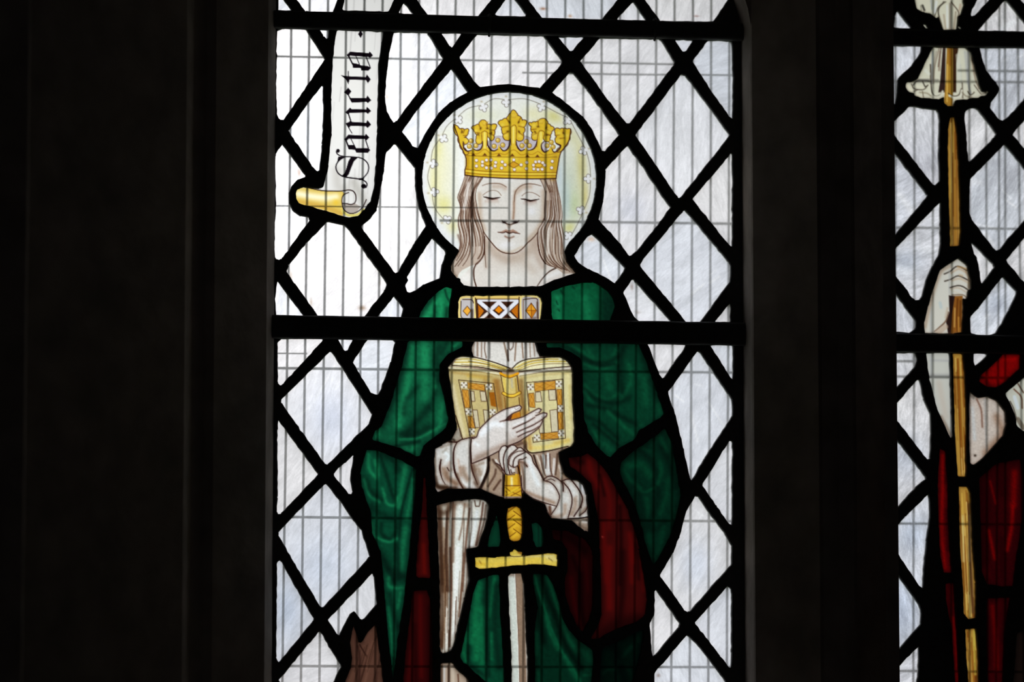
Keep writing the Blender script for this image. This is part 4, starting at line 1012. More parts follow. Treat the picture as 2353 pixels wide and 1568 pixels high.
# upper hand, laid on the book
ez.fill("V 30 885 110 855 160 725 280 598 380 508 490 436 610 376 780 330 850 315 885 345 865 392 730 452 640 522 595 572 720 568 900 512 1020 448 1180 366 1225 385 1185 442 1125 490 1265 440 1318 452 1312 495 1225 560 1252 568 1182 684 1082 774 962 852 882 912 640 1012 500 1092 290 1202 40 1315 15 1150", (226, 222, 218), label='hand')
ez.wash("V 120 1200 400 1080 640 970 880 870", 12, (190, 174, 162), .8); ez.wash("V 60 1260 300 1150", 7, (176, 158, 144), .7); ez.wash("V 200 800 380 640 540 640", 13, (242, 246, 248), .85); ez.wash("V 640 800 680 960", 9, (206, 196, 188), .6); ez.wash("V 760 650 900 590 1040 520", 5, (240, 240, 240), .7); ez.wash("V 720 400 830 350", 4, (242, 244, 244), .8); ez.wash("V 80 960 140 1000", 7, (240, 244, 244), .7)
for pts, w in (("V 735 712 860 652 980 598 1110 520", (2.4, 3, 2)), ("V 800 776 920 722 1080 652 1235 560", (2.4, 3, 2.4)), ("V 822 852 960 782 1080 738 1190 672", (2.6, 3, 2.2)), ("V 515 592 600 572 690 568", (1.2, 3.4, 2.4))):
    ez.wash(pts, 4.5, (190, 170, 160), .6); ez.line(pts, w, (112, 84, 78), .9)
ez.fill("V 590 568 650 515 735 455 715 520 700 565", (84, 44, 40), .9); ez.fill("V 735 470 850 420 850 500 710 540", (204, 140, 44))
for pts in ("V 20 1318 290 1205 500 1095 640 1016 830 940 962 856 1082 780 1190 690 1250 575", "V 30 885 110 857 160 727 280 600 380 508 490 436 610 376 780 328 852 314 886 345 865 394 732 454 640 524", "V 700 568 900 512 1020 448 1180 365 1226 384 1188 440", "V 1130 490 1265 438 1320 452 1314 497 1226 562", "V 20 890 14 1040 25 1310"):
    fold(ez, pts, 2.4, (82, 52, 50), .95, 5, (176, 152, 136), .4)
for pts in ("V 770 370 790 385 850 350", "V 1125 440 1160 445 1205 400", "V 1232 510 1250 525 1300 490"): ez.line(pts, 1.3, (140, 120, 116), .8)
# grip above the lead
ez.fill("X 1640 1000 1840 985 1960 1010 1985 1460 1620 1460", (222, 174, 42), label='grip')
ez.wash("X 1770 1080 1775 1230", 5, (250, 242, 180), .9); ez.wash("X 1920 760 1930 1200", 6, (150, 96, 22), .8); ez.wash("X 1665 1050 1660 1230", 4, (184, 128, 26), .8)
ez.line("X 1640 1238 1950 1238", 2.2, (110, 56, 20)); 
for pts in ("X 1650 1440 1950 1270", "X 1640 1270 1760 1370", "X 1760 1448 1965 1340", "X 1650 1350 1700 1420", "X 1800 1380 1960 1450"): ez.line(pts, 1.8, (120, 70, 14), .9)
ez.wash("X 1700 1400 1900 1290", 4, (240, 210, 60), .8)
ez.line("X 1625 1000 1605 1460", 3, (50, 30, 20)); ez.line("X 1900 820 1940 1000 1960 1150 1990 1450", 3, (60, 30, 20))
# lower hand on the pommel and forearm
ez.fill("Y 45 262 88 188 150 170 182 200 240 160 292 165 335 208 382 196 445 248 505 290 555 340 585 440 655 540 735 700 775 738 850 755 935 820 990 930 988 1020 942 1115 740 1055 560 985 455 905 405 840 392 640 378 450 362 392 352 470 295 515 292 595 232 622 155 612 95 562 55 470 0 445 -25 385 5 378 45 440", (224, 221, 216), label='hand2')
ez.wash("Y 400 470 430 640 440 830", 6, (166, 144, 126), .85); ez.wash("Y 450 880 600 950 900 1060", 8, (182, 160, 142), .8); ez.wash("Y 520 420 580 600 660 780", 10, (236, 240, 240), .85); ez.wash("Y 860 800 900 860", 9, (238, 240, 240), .7); ez.wash("Y 370 420 440 440 470 480", 7, (150, 122, 104), .8); ez.wash("Y 150 330 180 400", 4, (210, 206, 204), .6); ez.wash("Y 120 520 130 600", 4, (190, 170, 158), .6)
for pts, w in (("Y 140 600 120 470 115 370 140 270 182 205", 2.6), ("Y 215 610 185 480 190 380 225 310 335 215", 2.6), ("Y 275 510 205 470 215 370 250 310 330 260 440 250", 1.6), ("Y 262 490 275 400 320 340 470 265", 2.6), ("Y 262 480 270 510 310 500 345 470 360 390 420 380 470 350", 2), ("Y 230 545 245 600 292 590", 1.8), ("Y 45 262 50 400 95 560", 2), ("Y -10 440 60 480 130 580", 2.4), ("Y 470 470 490 500", 2),
               ("Y 40 270 88 186 150 168 182 200 240 158 292 163 335 206 382 194 445 246 505 288 556 338 588 438 658 540 738 700", 2.4), ("Y 395 640 408 840 455 908 560 988 740 1058 940 1118", (1.6, 2.6, 2.2)), ("Y 140 610 180 625 290 620", 2.2)):
    fold(ez, pts, w, (88, 58, 54), .95, 4, (170, 144, 126), .35)
# sleeve at the right
ez.fill("Y 740 702 800 655 870 645 950 678 1030 735 1090 700 1180 692 1310 745 1400 830 1425 950 1445 1180 1455 1290 1130 1308 900 1325 825 1275 765 1120 758 1078 940 1122 992 1000 962 900 900 800 820 748", WH, label='sleeve2')
ez.wash("Y 1080 1100 1060 1240 900 1290", 9, (190, 172, 156), .75); ez.wash("Y 1240 980 1240 1120 1180 1240", 9, (190, 172, 156), .8); ez.wash("Y 1400 1150 1320 1240", 6, (176, 158, 142), .7); ez.wash("Y 840 1130 850 1240", 6, (120, 84, 66), .9); ez.wash("Y 1160 830 1210 950", 8, (238, 242, 242), .8); ez.wash("Y 1320 790 1370 900", 7, (226, 230, 236), .7)
for pts, w in (("Y 745 712 850 745 930 822 992 950 982 1030 942 1130 860 1250", 2.4), ("Y 740 705 800 655 872 645 960 685 1035 745", 2.6), ("Y 1030 730 1050 790 1052 880", 3), ("Y 1055 745 1140 850 1188 980 1180 1110 1130 1290", 2.6), ("Y 1180 705 1290 850 1352 985 1325 1110 1220 1275", 3), ("Y 1430 1120 1400 1190 1310 1260", 2.6), ("Y 790 715 860 690 920 720", 1.6), ("Y 1035 725 1090 698 1180 692", 2.6), ("Y 1350 1000 1330 1140", 2), ("Y 770 1110 820 1230 870 1290", 1.8)):
    fold(ez, pts, w, (92, 60, 56), .95, 9)
ez.fill("Y 1130 1325 1460 1300 1480 1540 1300 1440", (184, 170, 156), label='sleeve2'); ez.wash("Y 1360 1360 1430 1370", 6, (222, 220, 216), .8); ez.wash("Y 1300 1400 1440 1490", 5, (150, 132, 116), .7); ez.line("Y 1120 1312 1300 1305 1460 1282", 3, (50, 32, 30))
ez.edge(H1['central'], 2.0, (60, 44, 36), .55); ez.grain(H1['central'], .018, 3)
ez.setclip(None); ez.grain(H1['head'], .01, 4)

# ---- robe below
base(ez, H1['robe'], (222, 222, 214), 'robe')
for pts, w, c, a in (("R 820 800 830 1100 860 1560", 11, (118, 92, 72), .8), ("R 905 780 890 1100 900 1560", 7, (126, 98, 78), .8), ("R 860 1000 870 1300 880 1500", 6, (186, 166, 144), .8), ("R 800 790 960 770 1080 790", 12, (170, 152, 134), .7), ("R 945 760 935 1100 930 1560", 3.4, (96, 70, 54), .8), ("R 1010 800 1000 1000 980 1500", 12, (236, 240, 236), .8), ("R 1095 820 1060 1150 1030 1560", 4.5, (140, 108, 90), .85), ("R 1110 760 1110 1000 1090 1190", 4, (120, 110, 104), .6),
                     ("R 1140 750 1150 800 1180 800 1190 750", 2.6, (110, 84, 70), .8), ("R 1215 770 1200 900 1150 1150", 4, (120, 88, 74), .85), ("R 1160 850 1140 1000 1110 1150", 8, (232, 236, 236), .8), ("S 1660 60 1640 350 1600 800", 4, (150, 118, 98), .8), ("S 1590 0 1570 400 1540 1000", 10, (240, 243, 240), .85), ("S 1500 0 1510 500 1490 1150", 5, (128, 96, 78), .85), ("S 1430 100 1440 700 1400 1150", 8, (150, 120, 92), .8), ("S 1460 700 1455 1150", 6, (228, 226, 220), .8), ("S 1390 0 1385 600 1390 1150", 5, (120, 92, 70), .7), ("S 1690 200 1700 400", 6, (232, 234, 230), .7)):
    ez.wash(pts, w, c, a)
for pts, w, c, a in (("R 800 820 860 860 940 800", 12, (104, 80, 62), .6), ("R 830 850 840 1150 850 1500", 7, (92, 66, 50), .6), ("R 890 850 880 1200 890 1560", 4, (84, 58, 44), .7), ("R 960 790 950 1000 945 1300", 5, (140, 112, 92), .6), ("R 1050 780 1030 950 1000 1100", 4, (150, 124, 104), .6), ("R 1240 790 1220 950 1160 1150", 4, (90, 64, 50), .6), ("S 1400 200 1410 700 1405 1180", 5, (104, 76, 56), .6), ("S 1640 420 1610 700", 4, (140, 108, 84), .6)):
    ez.wash(pts, w, c, a)
for i in range(46):
    x = random.uniform(1004, 1105); y = random.uniform(1150, 1480); L_ = random.uniform(40, 130)
    ez.line([(x, y), (x - (x - 1010) * .06, y + L_)], random.uniform(1.2, 2.6), (112, 82, 62), random.uniform(.25, .7) * (1.2 if x < 1040 else .7), soft=2)
ez.edge(H1['robe'], 3, (70, 54, 44), .6); ez.grain(H1['robe'], .022, 3)
base(ez, H1['robe_hem'], (200, 186, 170), 'robe')
for pts, w, c, a in (("S 1430 1400 1425 1800", 5, (226, 224, 220), .9), ("S 1480 1380 1480 1800", 4, (110, 80, 64), .8), ("S 1530 1400 1540 1800", 7, (222, 214, 200), .7), ("S 1590 1480 1610 1800", 3, (120, 84, 66), .8), ("S 1400 1350 1400 1800", 4, (120, 96, 78), .7)):
    ez.wash(pts, w, c, a)
ez.edge(H1['robe_hem'], 3, (70, 54, 44), .6)

# ---- green cloak
GB, GD, GL = (15, 84, 54), (7, 34, 24), (30, 146, 92)
base(ez, H1['g1'], (20, 116, 72), 'cloak')
strokes(ez, GD, GL, (('b', 14, .8, "I 300 440 360 340 430 260"), ('d', 3, .8, "I 480 180 500 250 530 300"), ('d', 14, .9, "I 230 430 270 350 380 210"), ('d', 5, .6, "I 380 440 390 330"), ('d', 6, .8, "I 500 350 490 440"), ('b', 6, .6, "I 440 420 450 300")))
base(ez, H1['g2'], (13, 92, 56), 'cloak')
strokes(ez, GD, GL, (('b', 14, .5, "N 320 250 320 440"), ('b', 16, .35, "N 560 260 600 420"), ('d', 26, .95, "N 840 180 810 320 800 470"), ('d', 14, .7, "N 740 200 740 440"), ('d', 2, .9, "N 310 285 318 312"), ('d', 2, .9, "N 325 355 332 370"), ('d', 3, .8, "N 350 190 365 215"), ('d', 3, .7, "N 455 155 470 170")))
base(ez, H1['g3'], (12, 76, 50), 'cloak')
strokes(ez, GD, GL, (('b', 8, .5, "R 180 330 190 460 250 540 265 470 240 390"), ('d', 6, .8, "R 290 340 340 500 400 700 430 760"), ('d', 10, .8, "R 300 320 420 400 440 480"), ('b', 9, .5, "R 520 430 480 640 460 800"), ('d', 4, .9, "R 580 460 530 650 480 850 460 1100"), ('b', 8, .45, "R 590 560 560 760 530 900"), ('d', 10, .8, "R 160 560 200 660 300 740"), ('b', 6, .4, "R 140 560 190 700 280 760"), ('b', 6, .5, "R 310 640 350 770 420 790 440 720"),
                     ('d', 12, .7, "R 220 800 300 880 450 920"), ('b', 5, .5, "R 215 950 230 1060 300 1100"), ('d', 6, .8, "R 300 950 300 1040 370 1090 430 1040 440 960"), ('b', 5, .5, "R 310 1110 380 1120 440 1090"), ('b', 10, .45, "R 520 1000 490 1200 480 1380"), ('d', 14, .8, "R 300 1250 360 1350 440 1420"), ('d', 9, .8, "R 440 1150 450 1400"), ('d', 7, .8, "S 720 150 800 300 870 450"), ('b', 7, .5, "S 780 350 790 450 960 470"),
                     ('d', 12, .8, "S 850 350 960 330"), ('d', 8, .8, "S 790 550 850 800 890 950"), ('b', 6, .4, "S 920 520 890 700"), ('b', 6, .4, "S 770 700 800 950 830 1250"), ('d', 6, .7, "S 900 900 870 1300")))
ez.edge(H1['g3'], 5, GD, .7)
base(ez, H1['g4'], GB, 'cloak')
strokes(ez, GD, GL, (('b', 18, .6, "I 300 660 300 860"), ('b', 12, .4, "I 180 680 170 860"), ('b', 14, .5, "I 150 960 110 1180 60 1400"), ('b', 16, .4, "I 300 960 300 1150"), ('b', 10, .45, "I 470 1180 430 1330"), ('b', 6, .4, "I 380 980 390 1060"), ('d', 12, .7, "I 430 700 400 800 420 1000"), ('d', 8, .6, "I 230 1060 130 1180 110 1300"), ('d', 12, .8, "I 330 1250 250 1340 130 1480"), ('d', 14, .8, "I 340 1420 220 1500 130 1520"), ('d', 7, .6, "I 400 1100 340 1240"),
                     ('b', 5, .5, "R 470 195 620 188 760 120 870 60"), ('b', 8, .5, "R 500 270 560 300 590 270"), ('d', 5, .8, "R 420 260 520 240 640 215"), ('d', 10, .7, "R 480 150 620 130"), ('b', 7, .4, "R 300 60 260 170"), ('b', 6, .4, "R 840 30 800 130"), ('d', 14, .8, "I 130 640 40 1050 F 1080 840"), ('b', 5, .4, "I 620 650 560 690"), ('d', 6, .6, "I 500 650 450 760")))
ez.edge(H1['g4'], 5, GD, .7)
base(ez, H1['g5'], (10, 64, 42), 'cloak')
strokes(ez, GD, (16, 92, 58), (('b', 9, .6, "N 580 680 620 780 700 820 800 800 860 720"), ('d', 8, .8, "N 420 690 520 770 640 830 760 830 870 780 930 690"), ('b', 7, .6, "N 420 670 520 730 640 800"), ('b', 7, .6, "N 560 850 680 890 790 880 860 830"), ('d', 6, .8, "N 560 810 700 860 830 850"), ('b', 16, .6, "N 780 960 790 1060"), ('b', 9, .6, "N 960 860 980 1000 900 1160"), ('d', 9, .8, "N 900 700 880 900 900 1100"), ('b', 7, .6, "N 560 1040 640 1120 760 1170 860 1120"),
                               ('d', 8, .85, "N 560 1090 700 1180 860 1200 960 1150"), ('b', 7, .6, "N 560 1100 620 1190 690 1260"), ('d', 8, .85, "N 600 1220 760 1260 900 1330 1040 1400"), ('b', 14, .5, "N 1100 960 1110 1200"), ('b', 9, .5, "N 1230 1200 1250 1290"), ('d', 12, .7, "N 1170 1000 1230 1160"), ('b', 8, .6, "N 770 1280 900 1400 1000 1480"), ('d', 7, .8, "N 560 1320 700 1380 860 1520"), ('b', 8, .5, "N 1060 1400 1100 1420"), ('b', 6, .6, "T 640 120 690 210"), ('b', 9, .5, "T 740 240 820 310"),
                               ('d', 6, .8, "T 640 60 800 200 880 260"), ('d', 10, .7, "N 1060 680 1130 900"), ('b', 4, .5, "N 230 680 260 700"), ('d', 5, .7, "N 300 670 380 700")))
ez.edge(H1['g5'], 5, GD, .65)
base(ez, H1['g6'], (8, 50, 34), 'cloak')
strokes(ez, GD, (12, 76, 48), (('b', 16, .8, "T 950 430 1080 430 1150 520"), ('b', 8, .6, "T 920 480 990 580 1060 640"), ('b', 5, .7, "T 1020 640 1110 670 1190 630"), ('d', 9, .85, "T 1060 300 1150 380 1210 500 1200 600"), ('b', 8, .7, "T 1240 400 1250 500 1220 600"), ('b', 9, .6, "T 1240 180 1300 300"), ('b', 8, .6, "T 1310 120 1340 260"), ('d', 8, .85, "T 1240 260 1330 420 1380 640"), ('b', 12, .6, "T 1120 740 1130 880"), ('b', 10, .5, "T 1310 560 1300 720 1240 860"), ('d', 10, .8, "T 1220 650 1200 800 1150 960 1200 1010 1280 940"),
                               ('b', 9, .4, "T 1130 1060 1150 1140"), ('b', 10, .4, "T 1270 1000 1230 1220"), ('d', 9, .7, "T 1010 620 1080 800 1100 1000"), ('b', 6, .4, "T 1080 270 1150 310")))
ez.edge(H1['g6'], 7, (4, 22, 15), .75)
for k, c in (('g7', (9, 62, 40)), ('g8', (8, 60, 40))): base(ez, H1[k], c, 'cloak'); ez.edge(H1[k], 5, GD, .8)
ez.setclip(offset_poly(H1['g8'], 5)); ez.wash("T 145 950 150 1160", 4, GD, .8)
base(ez, H1['g9'], (10, 74, 48), 'cloak')
strokes(ez, GD, (18, 116, 70), (('b', 14, .7, "S 1830 420 1800 700 1770 1100"), ('b', 12, .8, "S 1830 900 1800 1300"), ('b', 8, .7, "S 1690 1000 1650 1200 1690 1330"), ('d', 8, .8, "S 1930 340 1900 800 1940 1300"), ('b', 6, .6, "U 190 330 150 600 130 800"), ('d', 11, .8, "U 210 450 190 900 240 1400"), ('b', 12, .6, "U 30 700 40 1100 40 1350"), ('d', 7, .8, "U 105 400 95 900 110 1500"), ('b', 6, .4, "U 150 1000 150 1300"), ('b', 8, .4, "S 1840 1480 1900 1520"), ('d', 6, .7, "S 1720 1150 1730 1350 1900 1500")))
ez.edge(H1['g9'], 4, GD, .6)
base(ez, H1['g10'], (6, 46, 30), 'cloak')
strokes(ez, (3, 18, 12), (13, 86, 54), (('b', 5, .8, "U 660 330 690 480 760 680 830 900 930 1130 1010 1270 1100 1400 1180 1560"), ('b', 8, .7, "U 800 330 860 480 910 650 980 850"), ('b', 9, .7, "U 790 800 840 1000 930 1180"), ('b', 11, .6, "U 1000 920 1060 1080 1160 1200"), ('d', 9, .9, "U 730 330 800 560 900 800 980 1050 1080 1250 1200 1400"), ('d', 9, .9, "U 670 600 720 900 760 1100"), ('b', 6, .4, "U 670 1000 680 1250"), ('b', 9, .6, "U 1010 1280 1080 1420 1160 1540"), ('b', 6, .4, "U 690 1450 700 1560"), ('d', 9, .7, "U 1170 1150 1180 1400"), ('b', 5, .4, "U 1230 1490 1310 1480"), ('b', 12, .3, "U 1260 1230 1300 1300")))
ez.edge(H1['g10'], 6, (3, 18, 12), .7)
base(ez, H1['g11'], (4, 26, 18), 'cloak')
strokes(ez, (2, 10, 8), (7, 44, 30), (('b', 8, .6, "U 1640 1320 1720 1230 1780 1160"), ('d', 14, .8, "U 1500 1100 1600 1180 1640 1300"), ('b', 5, .5, "U 1440 1480 1500 1430 1600 1420"), ('b', 6, .4, "U 1880 980 1870 1100"), ('b', 8, .4, "U 1760 1420 1790 1540"), ('d', 10, .7, "U 1660 1400 1720 1600")))
ez.edge(H1['g11'], 7, (2, 10, 8), .8)
for k in ('g1', 'g2', 'g3', 'g4', 'g5', 'g6', 'g9', 'g10', 'g11'): ez.grain(H1[k], .06, 5)
# ---- red lining
for k, c in (('redL1', (84, 13, 12)), ('redL2', (64, 10, 11)), ('redR1', (78, 15, 14)), ('redR2', (46, 7, 8))):
    base(ez, H1[k], c, 'lining')
    if k == 'redL1': strokes(ez, (40, 4, 5), (116, 18, 12), (('b', 7, .6, "R 680 1150 690 1400"), ('d', 5, .7, "R 640 1000 620 1300"), ('d', 5, .6, "R 690 560 690 900")))
    if k == 'redL2': strokes(ez, (34, 3, 5), (92, 12, 12), (('b', 8, .6, "S 1150 560 1150 900 1160 1500"), ('d', 7, .6, "S 1080 900 1100 1600"), ('d', 8, .7, "S 1260 700 1260 1600"), ('b', 6, .4, "S 1040 1200 1000 1600")))
    if k == 'redR1': strokes(ez, (30, 4, 5), (112, 16, 14), (('b', 12, .6, "T 600 400 620 500 680 620"), ('d', 10, .8, "T 460 350 500 400 540 400"), ('b', 10, .5, "T 740 560 790 760 780 1000"), ('d', 5, .7, "T 700 520 740 700"), ('b', 9, .8, "T 730 960 740 1200 760 1480"), ('d', 6, .8, "T 880 800 890 1100 880 1500"), ('b', 10, .7, "T 970 1050 1000 1300"), ('d', 6, .7, "T 1030 1150 1050 1450"), ('b', 12, .7, "U 1530 0 1520 300 1530 700"), ('d', 10, .8, "U 1680 50 1680 500 1640 900"), ('b', 8, .6, "U 1780 0 1790 400"), ('b', 6, .5, "U 1900 150 1930 500"), ('d', 20, .7, "U 1350 1060 1600 900 1850 830")))
    if k == 'redR2': strokes(ez, (16, 2, 3), (66, 6, 9), (('b', 8, .6, "U 1080 350 1120 650 1170 880"), ('d', 8, .8, "U 1190 300 1200 700 1230 900"), ('b', 6, .4, "U 1250 150 1280 500"), ('d', 14, .7, "T 300 1040 450 1100 560 1200"), ('d', 7, .6, "U 1100 100 1150 250")))
    ez.edge(H1[k], 5, (22, 2, 3), .65)
ez.setclip(None); ez.blob(1385, 1235, 1.8, 1.8, (250, 90, 80), .9)
# ---- sword
base(ez, H1['grip'], (218, 168, 40), 'grip')
for x, y, f_ in ((1176, 1176, 1), (1190, 1187, -1), (1174, 1196, 1), (1190, 1207, -1), (1174, 1216, 1), (1190, 1228, -1), (1176, 1236, 1)):
    ez.line([(x - 9, y + 7 * f_), (x + 9, y - 7 * f_)], 8, (236, 190, 50), .8, soft=2); ez.line([(x - 10, y + 7 * f_ - 5), (x + 9, y - 7 * f_ - 5)], 1.9, (112, 62, 12), .95)
ez.edge(H1['grip'], 3, (96, 52, 14), .8)
base(ez, H1['guard'], (234, 206, 86), 'crossguard')
for pts, w, c, a in (("S 1800 180 1900 190", 6, (226, 182, 40), .7), ("U 0 190 300 180 700 150", 5, (230, 196, 70), .7), ("U 330 100 700 95 880 90", 4, (238, 228, 160), .7), ("U 800 110 900 130", 9, (232, 220, 150), .7), ("U 820 120 860 150", 3, (130, 100, 50), .6), ("S 1840 150 1860 180", 3, (150, 110, 40), .6), ("U 470 50 500 60", 5, (130, 70, 20), .8)): ez.wash(pts, w, c, a)
ez.line("U 340 92 440 100 560 90", 1.8, (80, 50, 20)); ez.edge(H1['guard'], 1.6, (130, 96, 30), .6); ez.grain(H1['guard'], .03, 3)
base(ez, H1['blade'], (216, 222, 214), 'blade')
ez.fill("U 428 290 500 290 522 420 540 700 552 1000 580 1900 480 1900 465 1300 445 800", (164, 142, 122)); ez.wash("U 360 310 420 320", 7, (176, 160, 146), .8); ez.line("U 424 300 440 700 458 1100 478 1900", 1.8, (232, 230, 222)); ez.line("U 431 300 448 700 466 1100 486 1900", 1.2, (110, 84, 70), .7); ez.line("U 520 420 535 700 550 1100 570 1900", 2, (222, 216, 208), .8); ez.grain(H1['blade'], .025, 3); ez.edge(H1['blade'], 2, (90, 70, 56), .4)
# ---- brown piece
base(ez, H1['brown'], (100, 66, 52), 'wood')
for pts, w, c, a in (("S 370 930 390 1150 400 1300", 5, (74, 44, 36), .6), ("S 440 1130 480 1200 530 1280", 3, (44, 24, 18), .9), ("S 600 920 500 1080", 6, (124, 84, 68), .7), ("S 640 1030 560 1200 500 1400 450 1560", 3.4, (58, 34, 26), .8), ("S 600 1100 540 1250 520 1400", 6, (126, 86, 68), .7), ("S 680 1300 600 1560", 3, (60, 36, 28), .7), ("S 420 1150 440 1300 430 1600", 6, (52, 30, 24), .8), ("S 360 1450 280 1650", 6, (116, 78, 60), .6), ("S 540 1420 480 1650", 5, (124, 86, 68), .6), ("S 650 1450 630 1650", 4, (70, 42, 34), .7)): ez.wash(pts, w, c, a)
for i in range(14):
    x = random.uniform(800, 868); y = random.uniform(1470, 1560)
    ez.line([(x, y), (x - 14, y + 50)], random.uniform(1.2, 2.4), (54, 32, 24), random.uniform(.4, .8), soft=2)
ez.edge(H1['brown'], 5, (40, 24, 18), .6); ez.setclip(None)

# ================================================================== second light
ez = E2
CREAM = (214, 212, 190)
for k in ('flower_top', 'leaf1', 'leaf2', 'flower'):
    base(ez, H2[k], CREAM, 'lily')
ez.setclip(offset_poly(H2['flower_top'], 5))
for pts, w, c, a in (("a 700 20 640 120 690 320", 3, (60, 50, 40), .9), ("a 560 0 570 100", 4, (170, 176, 176), .7), ("a 600 180 640 80 720 20", 2.4, (70, 62, 50), .9), ("a 780 20 860 130 850 190", 2.4, (80, 62, 50), .9), ("a 770 40 770 310", 5, (130, 120, 108), .8), ("a 700 160 720 310", 4, (176, 162, 140), .8), ("a 830 130 810 310", 4, (150, 134, 112), .7), ("a 470 60 490 110", 5, (60, 56, 50), .9), ("a 450 60 460 130", 2, (110, 104, 84), .8), ("a 880 50 870 110", 5, (186, 164, 140), .7), ("a 620 20 600 130", 6, (222, 226, 224), .8), ("a 735 60 740 300", 4, (222, 226, 222), .8)): ez.line(pts, w, c, a, soft=2.5)
ez.edge(H2['flower_top'], 2, (90, 76, 56), .5)
ez.setclip(offset_poly(H2['flower'], 5))
ez.fill("a 690 505 720 505 715 1000 640 1000 660 880", (54, 36, 32)); ez.fill("a 800 505 860 505 835 700 835 1000 800 1000", (60, 36, 20)); ez.fill("a 735 500 800 500 800 1000 795 1150 735 1155 700 1110 720 900 725 700", (178, 136, 54), label='shaft')
for pts, w, c, a in (("a 740 700 735 1100", 3, (230, 196, 110), .8), ("a 780 560 785 1000", 4, (150, 120, 50), .7), ("a 765 520 770 700", 6, (150, 100, 40), .7), ("a 580 560 570 900", 4, (170, 178, 184), .8), ("a 650 520 600 740 590 900", 3, (150, 134, 116), .8), ("a 670 520 640 720", 3, (110, 86, 74), .8), ("a 555 700 565 960 600 1040 660 1030 690 980", 3.2, (70, 60, 50), .9), ("a 545 920 550 1000 600 1050 660 1040 688 990", 5, (220, 218, 196), .9), ("a 880 700 890 900", 3, (190, 190, 180), .7), ("a 960 560 970 900 990 1020", 5, (140, 140, 140), .7), ("a 900 900 905 1060", 3, (96, 84, 68), .8), ("a 750 1010 790 1040 860 1030 890 960", 2.6, (70, 56, 44), .9), ("a 760 1035 820 1060 880 1040 895 980", 5, (224, 222, 202), .9), ("a 960 990 990 1030 1030 1000", 2.6, (80, 66, 54), .9), ("a 1000 620 1040 850 1080 960", 3, (150, 126, 104), .8), ("a 1030 920 1080 990 1110 1020 1160 1000", 2.4, (90, 74, 60), .8),
                     ("a 370 920 420 870 500 870 540 880", 3.4, (90, 84, 78), .9), ("a 470 880 500 940 520 930", 3, (70, 62, 54), .9), ("a 350 910 380 960 480 970 530 920", 2.4, (84, 72, 58), .9), ("a 380 990 420 970", 2.2, (80, 66, 54), .9), ("a 470 990 480 1050", 2.2, (100, 84, 66), .8), ("a 310 930 350 980", 5, (232, 226, 196), .7), ("a 400 1020 440 1040", 5, (228, 222, 196), .7), ("a 430 860 640 865", 4, (130, 126, 116), .5), ("a 850 600 870 850", 9, (216, 218, 202), .6), ("a 500 760 540 800", 7, (224, 226, 214), .6)): ez.line(pts, w, c, a, soft=2)
for pts, w, c, a in (("a 470 720 530 560", 4, (178, 178, 160), .6), ("a 620 560 585 760 580 900", 5, (150, 140, 124), .6), ("a 660 560 650 760", 4, (120, 96, 80), .6), ("a 930 560 950 760 960 900", 5, (176, 178, 176), .7), ("a 1000 640 1030 800", 4, (170, 150, 124), .6), ("a 440 1000 520 1010 560 1040", 3, (130, 116, 90), .6), ("a 900 1000 940 1040 1000 1050", 3, (120, 106, 84), .6), ("a 420 880 530 870", 5, (120, 116, 108), .6), ("a 400 930 470 950", 4, (230, 226, 200), .7)): ez.wash(pts, w, c, a)
ez.edge(H2['flower'], 2, (90, 76, 56), .45)
for k in ('staff1', 'staff2', 'staff3', 'staff4'):
    base(ez, H2[k], (190, 152, 72), 'shaft')
    q = H2[k]; top, bot = q[q[:, 1] < q[:, 1].min() + 12].mean(0), q[q[:, 1] > q[:, 1].max() - 14].mean(0)
    wid = 10.5
    for n_ in range(34):
        u = random.uniform(-1, 1); t0, t1 = sorted((random.random(), random.random())); t1 = min(1, t1 + .2)
        a_, b_ = top + (bot - top) * t0 + [u * wid, 0], top + (bot - top) * t1 + [u * wid, 0]
        ez.line([a_, b_], random.uniform(1.4, 3.2), random.choice([(140, 84, 26), (110, 62, 20), (226, 200, 124), (214, 180, 90), (150, 96, 34)]), random.uniform(.5, .9), soft=2)
    ez.edge(q, 2.4, (92, 54, 20), .6)
for k, pts in (('staff4', "e 840 1120 850 1500"), ('staff3', "e 800 100 800 500"), ('staff3', "e 740 100 745 500")):
    ez.setclip(offset_poly(H2[k], 5)); ez.wash(pts, 5, (214, 206, 96) if k == 'staff4' else (224, 210, 150), .6)
ez.setclip(offset_poly(H2['staff3'], 5)); ez.wash("e 800 0 805 400 830 950", 7, (96, 70, 50), .6)
base(ez, H2['hand'], (214, 212, 202), 'hand')
ez.fill("c 770 570 905 565 900 1000 770 1000", (150, 100, 42), label='shaft'); ez.fill("c 755 560 820 570 790 760 775 1000 750 1000 725 850 760 740", (60, 40, 36))
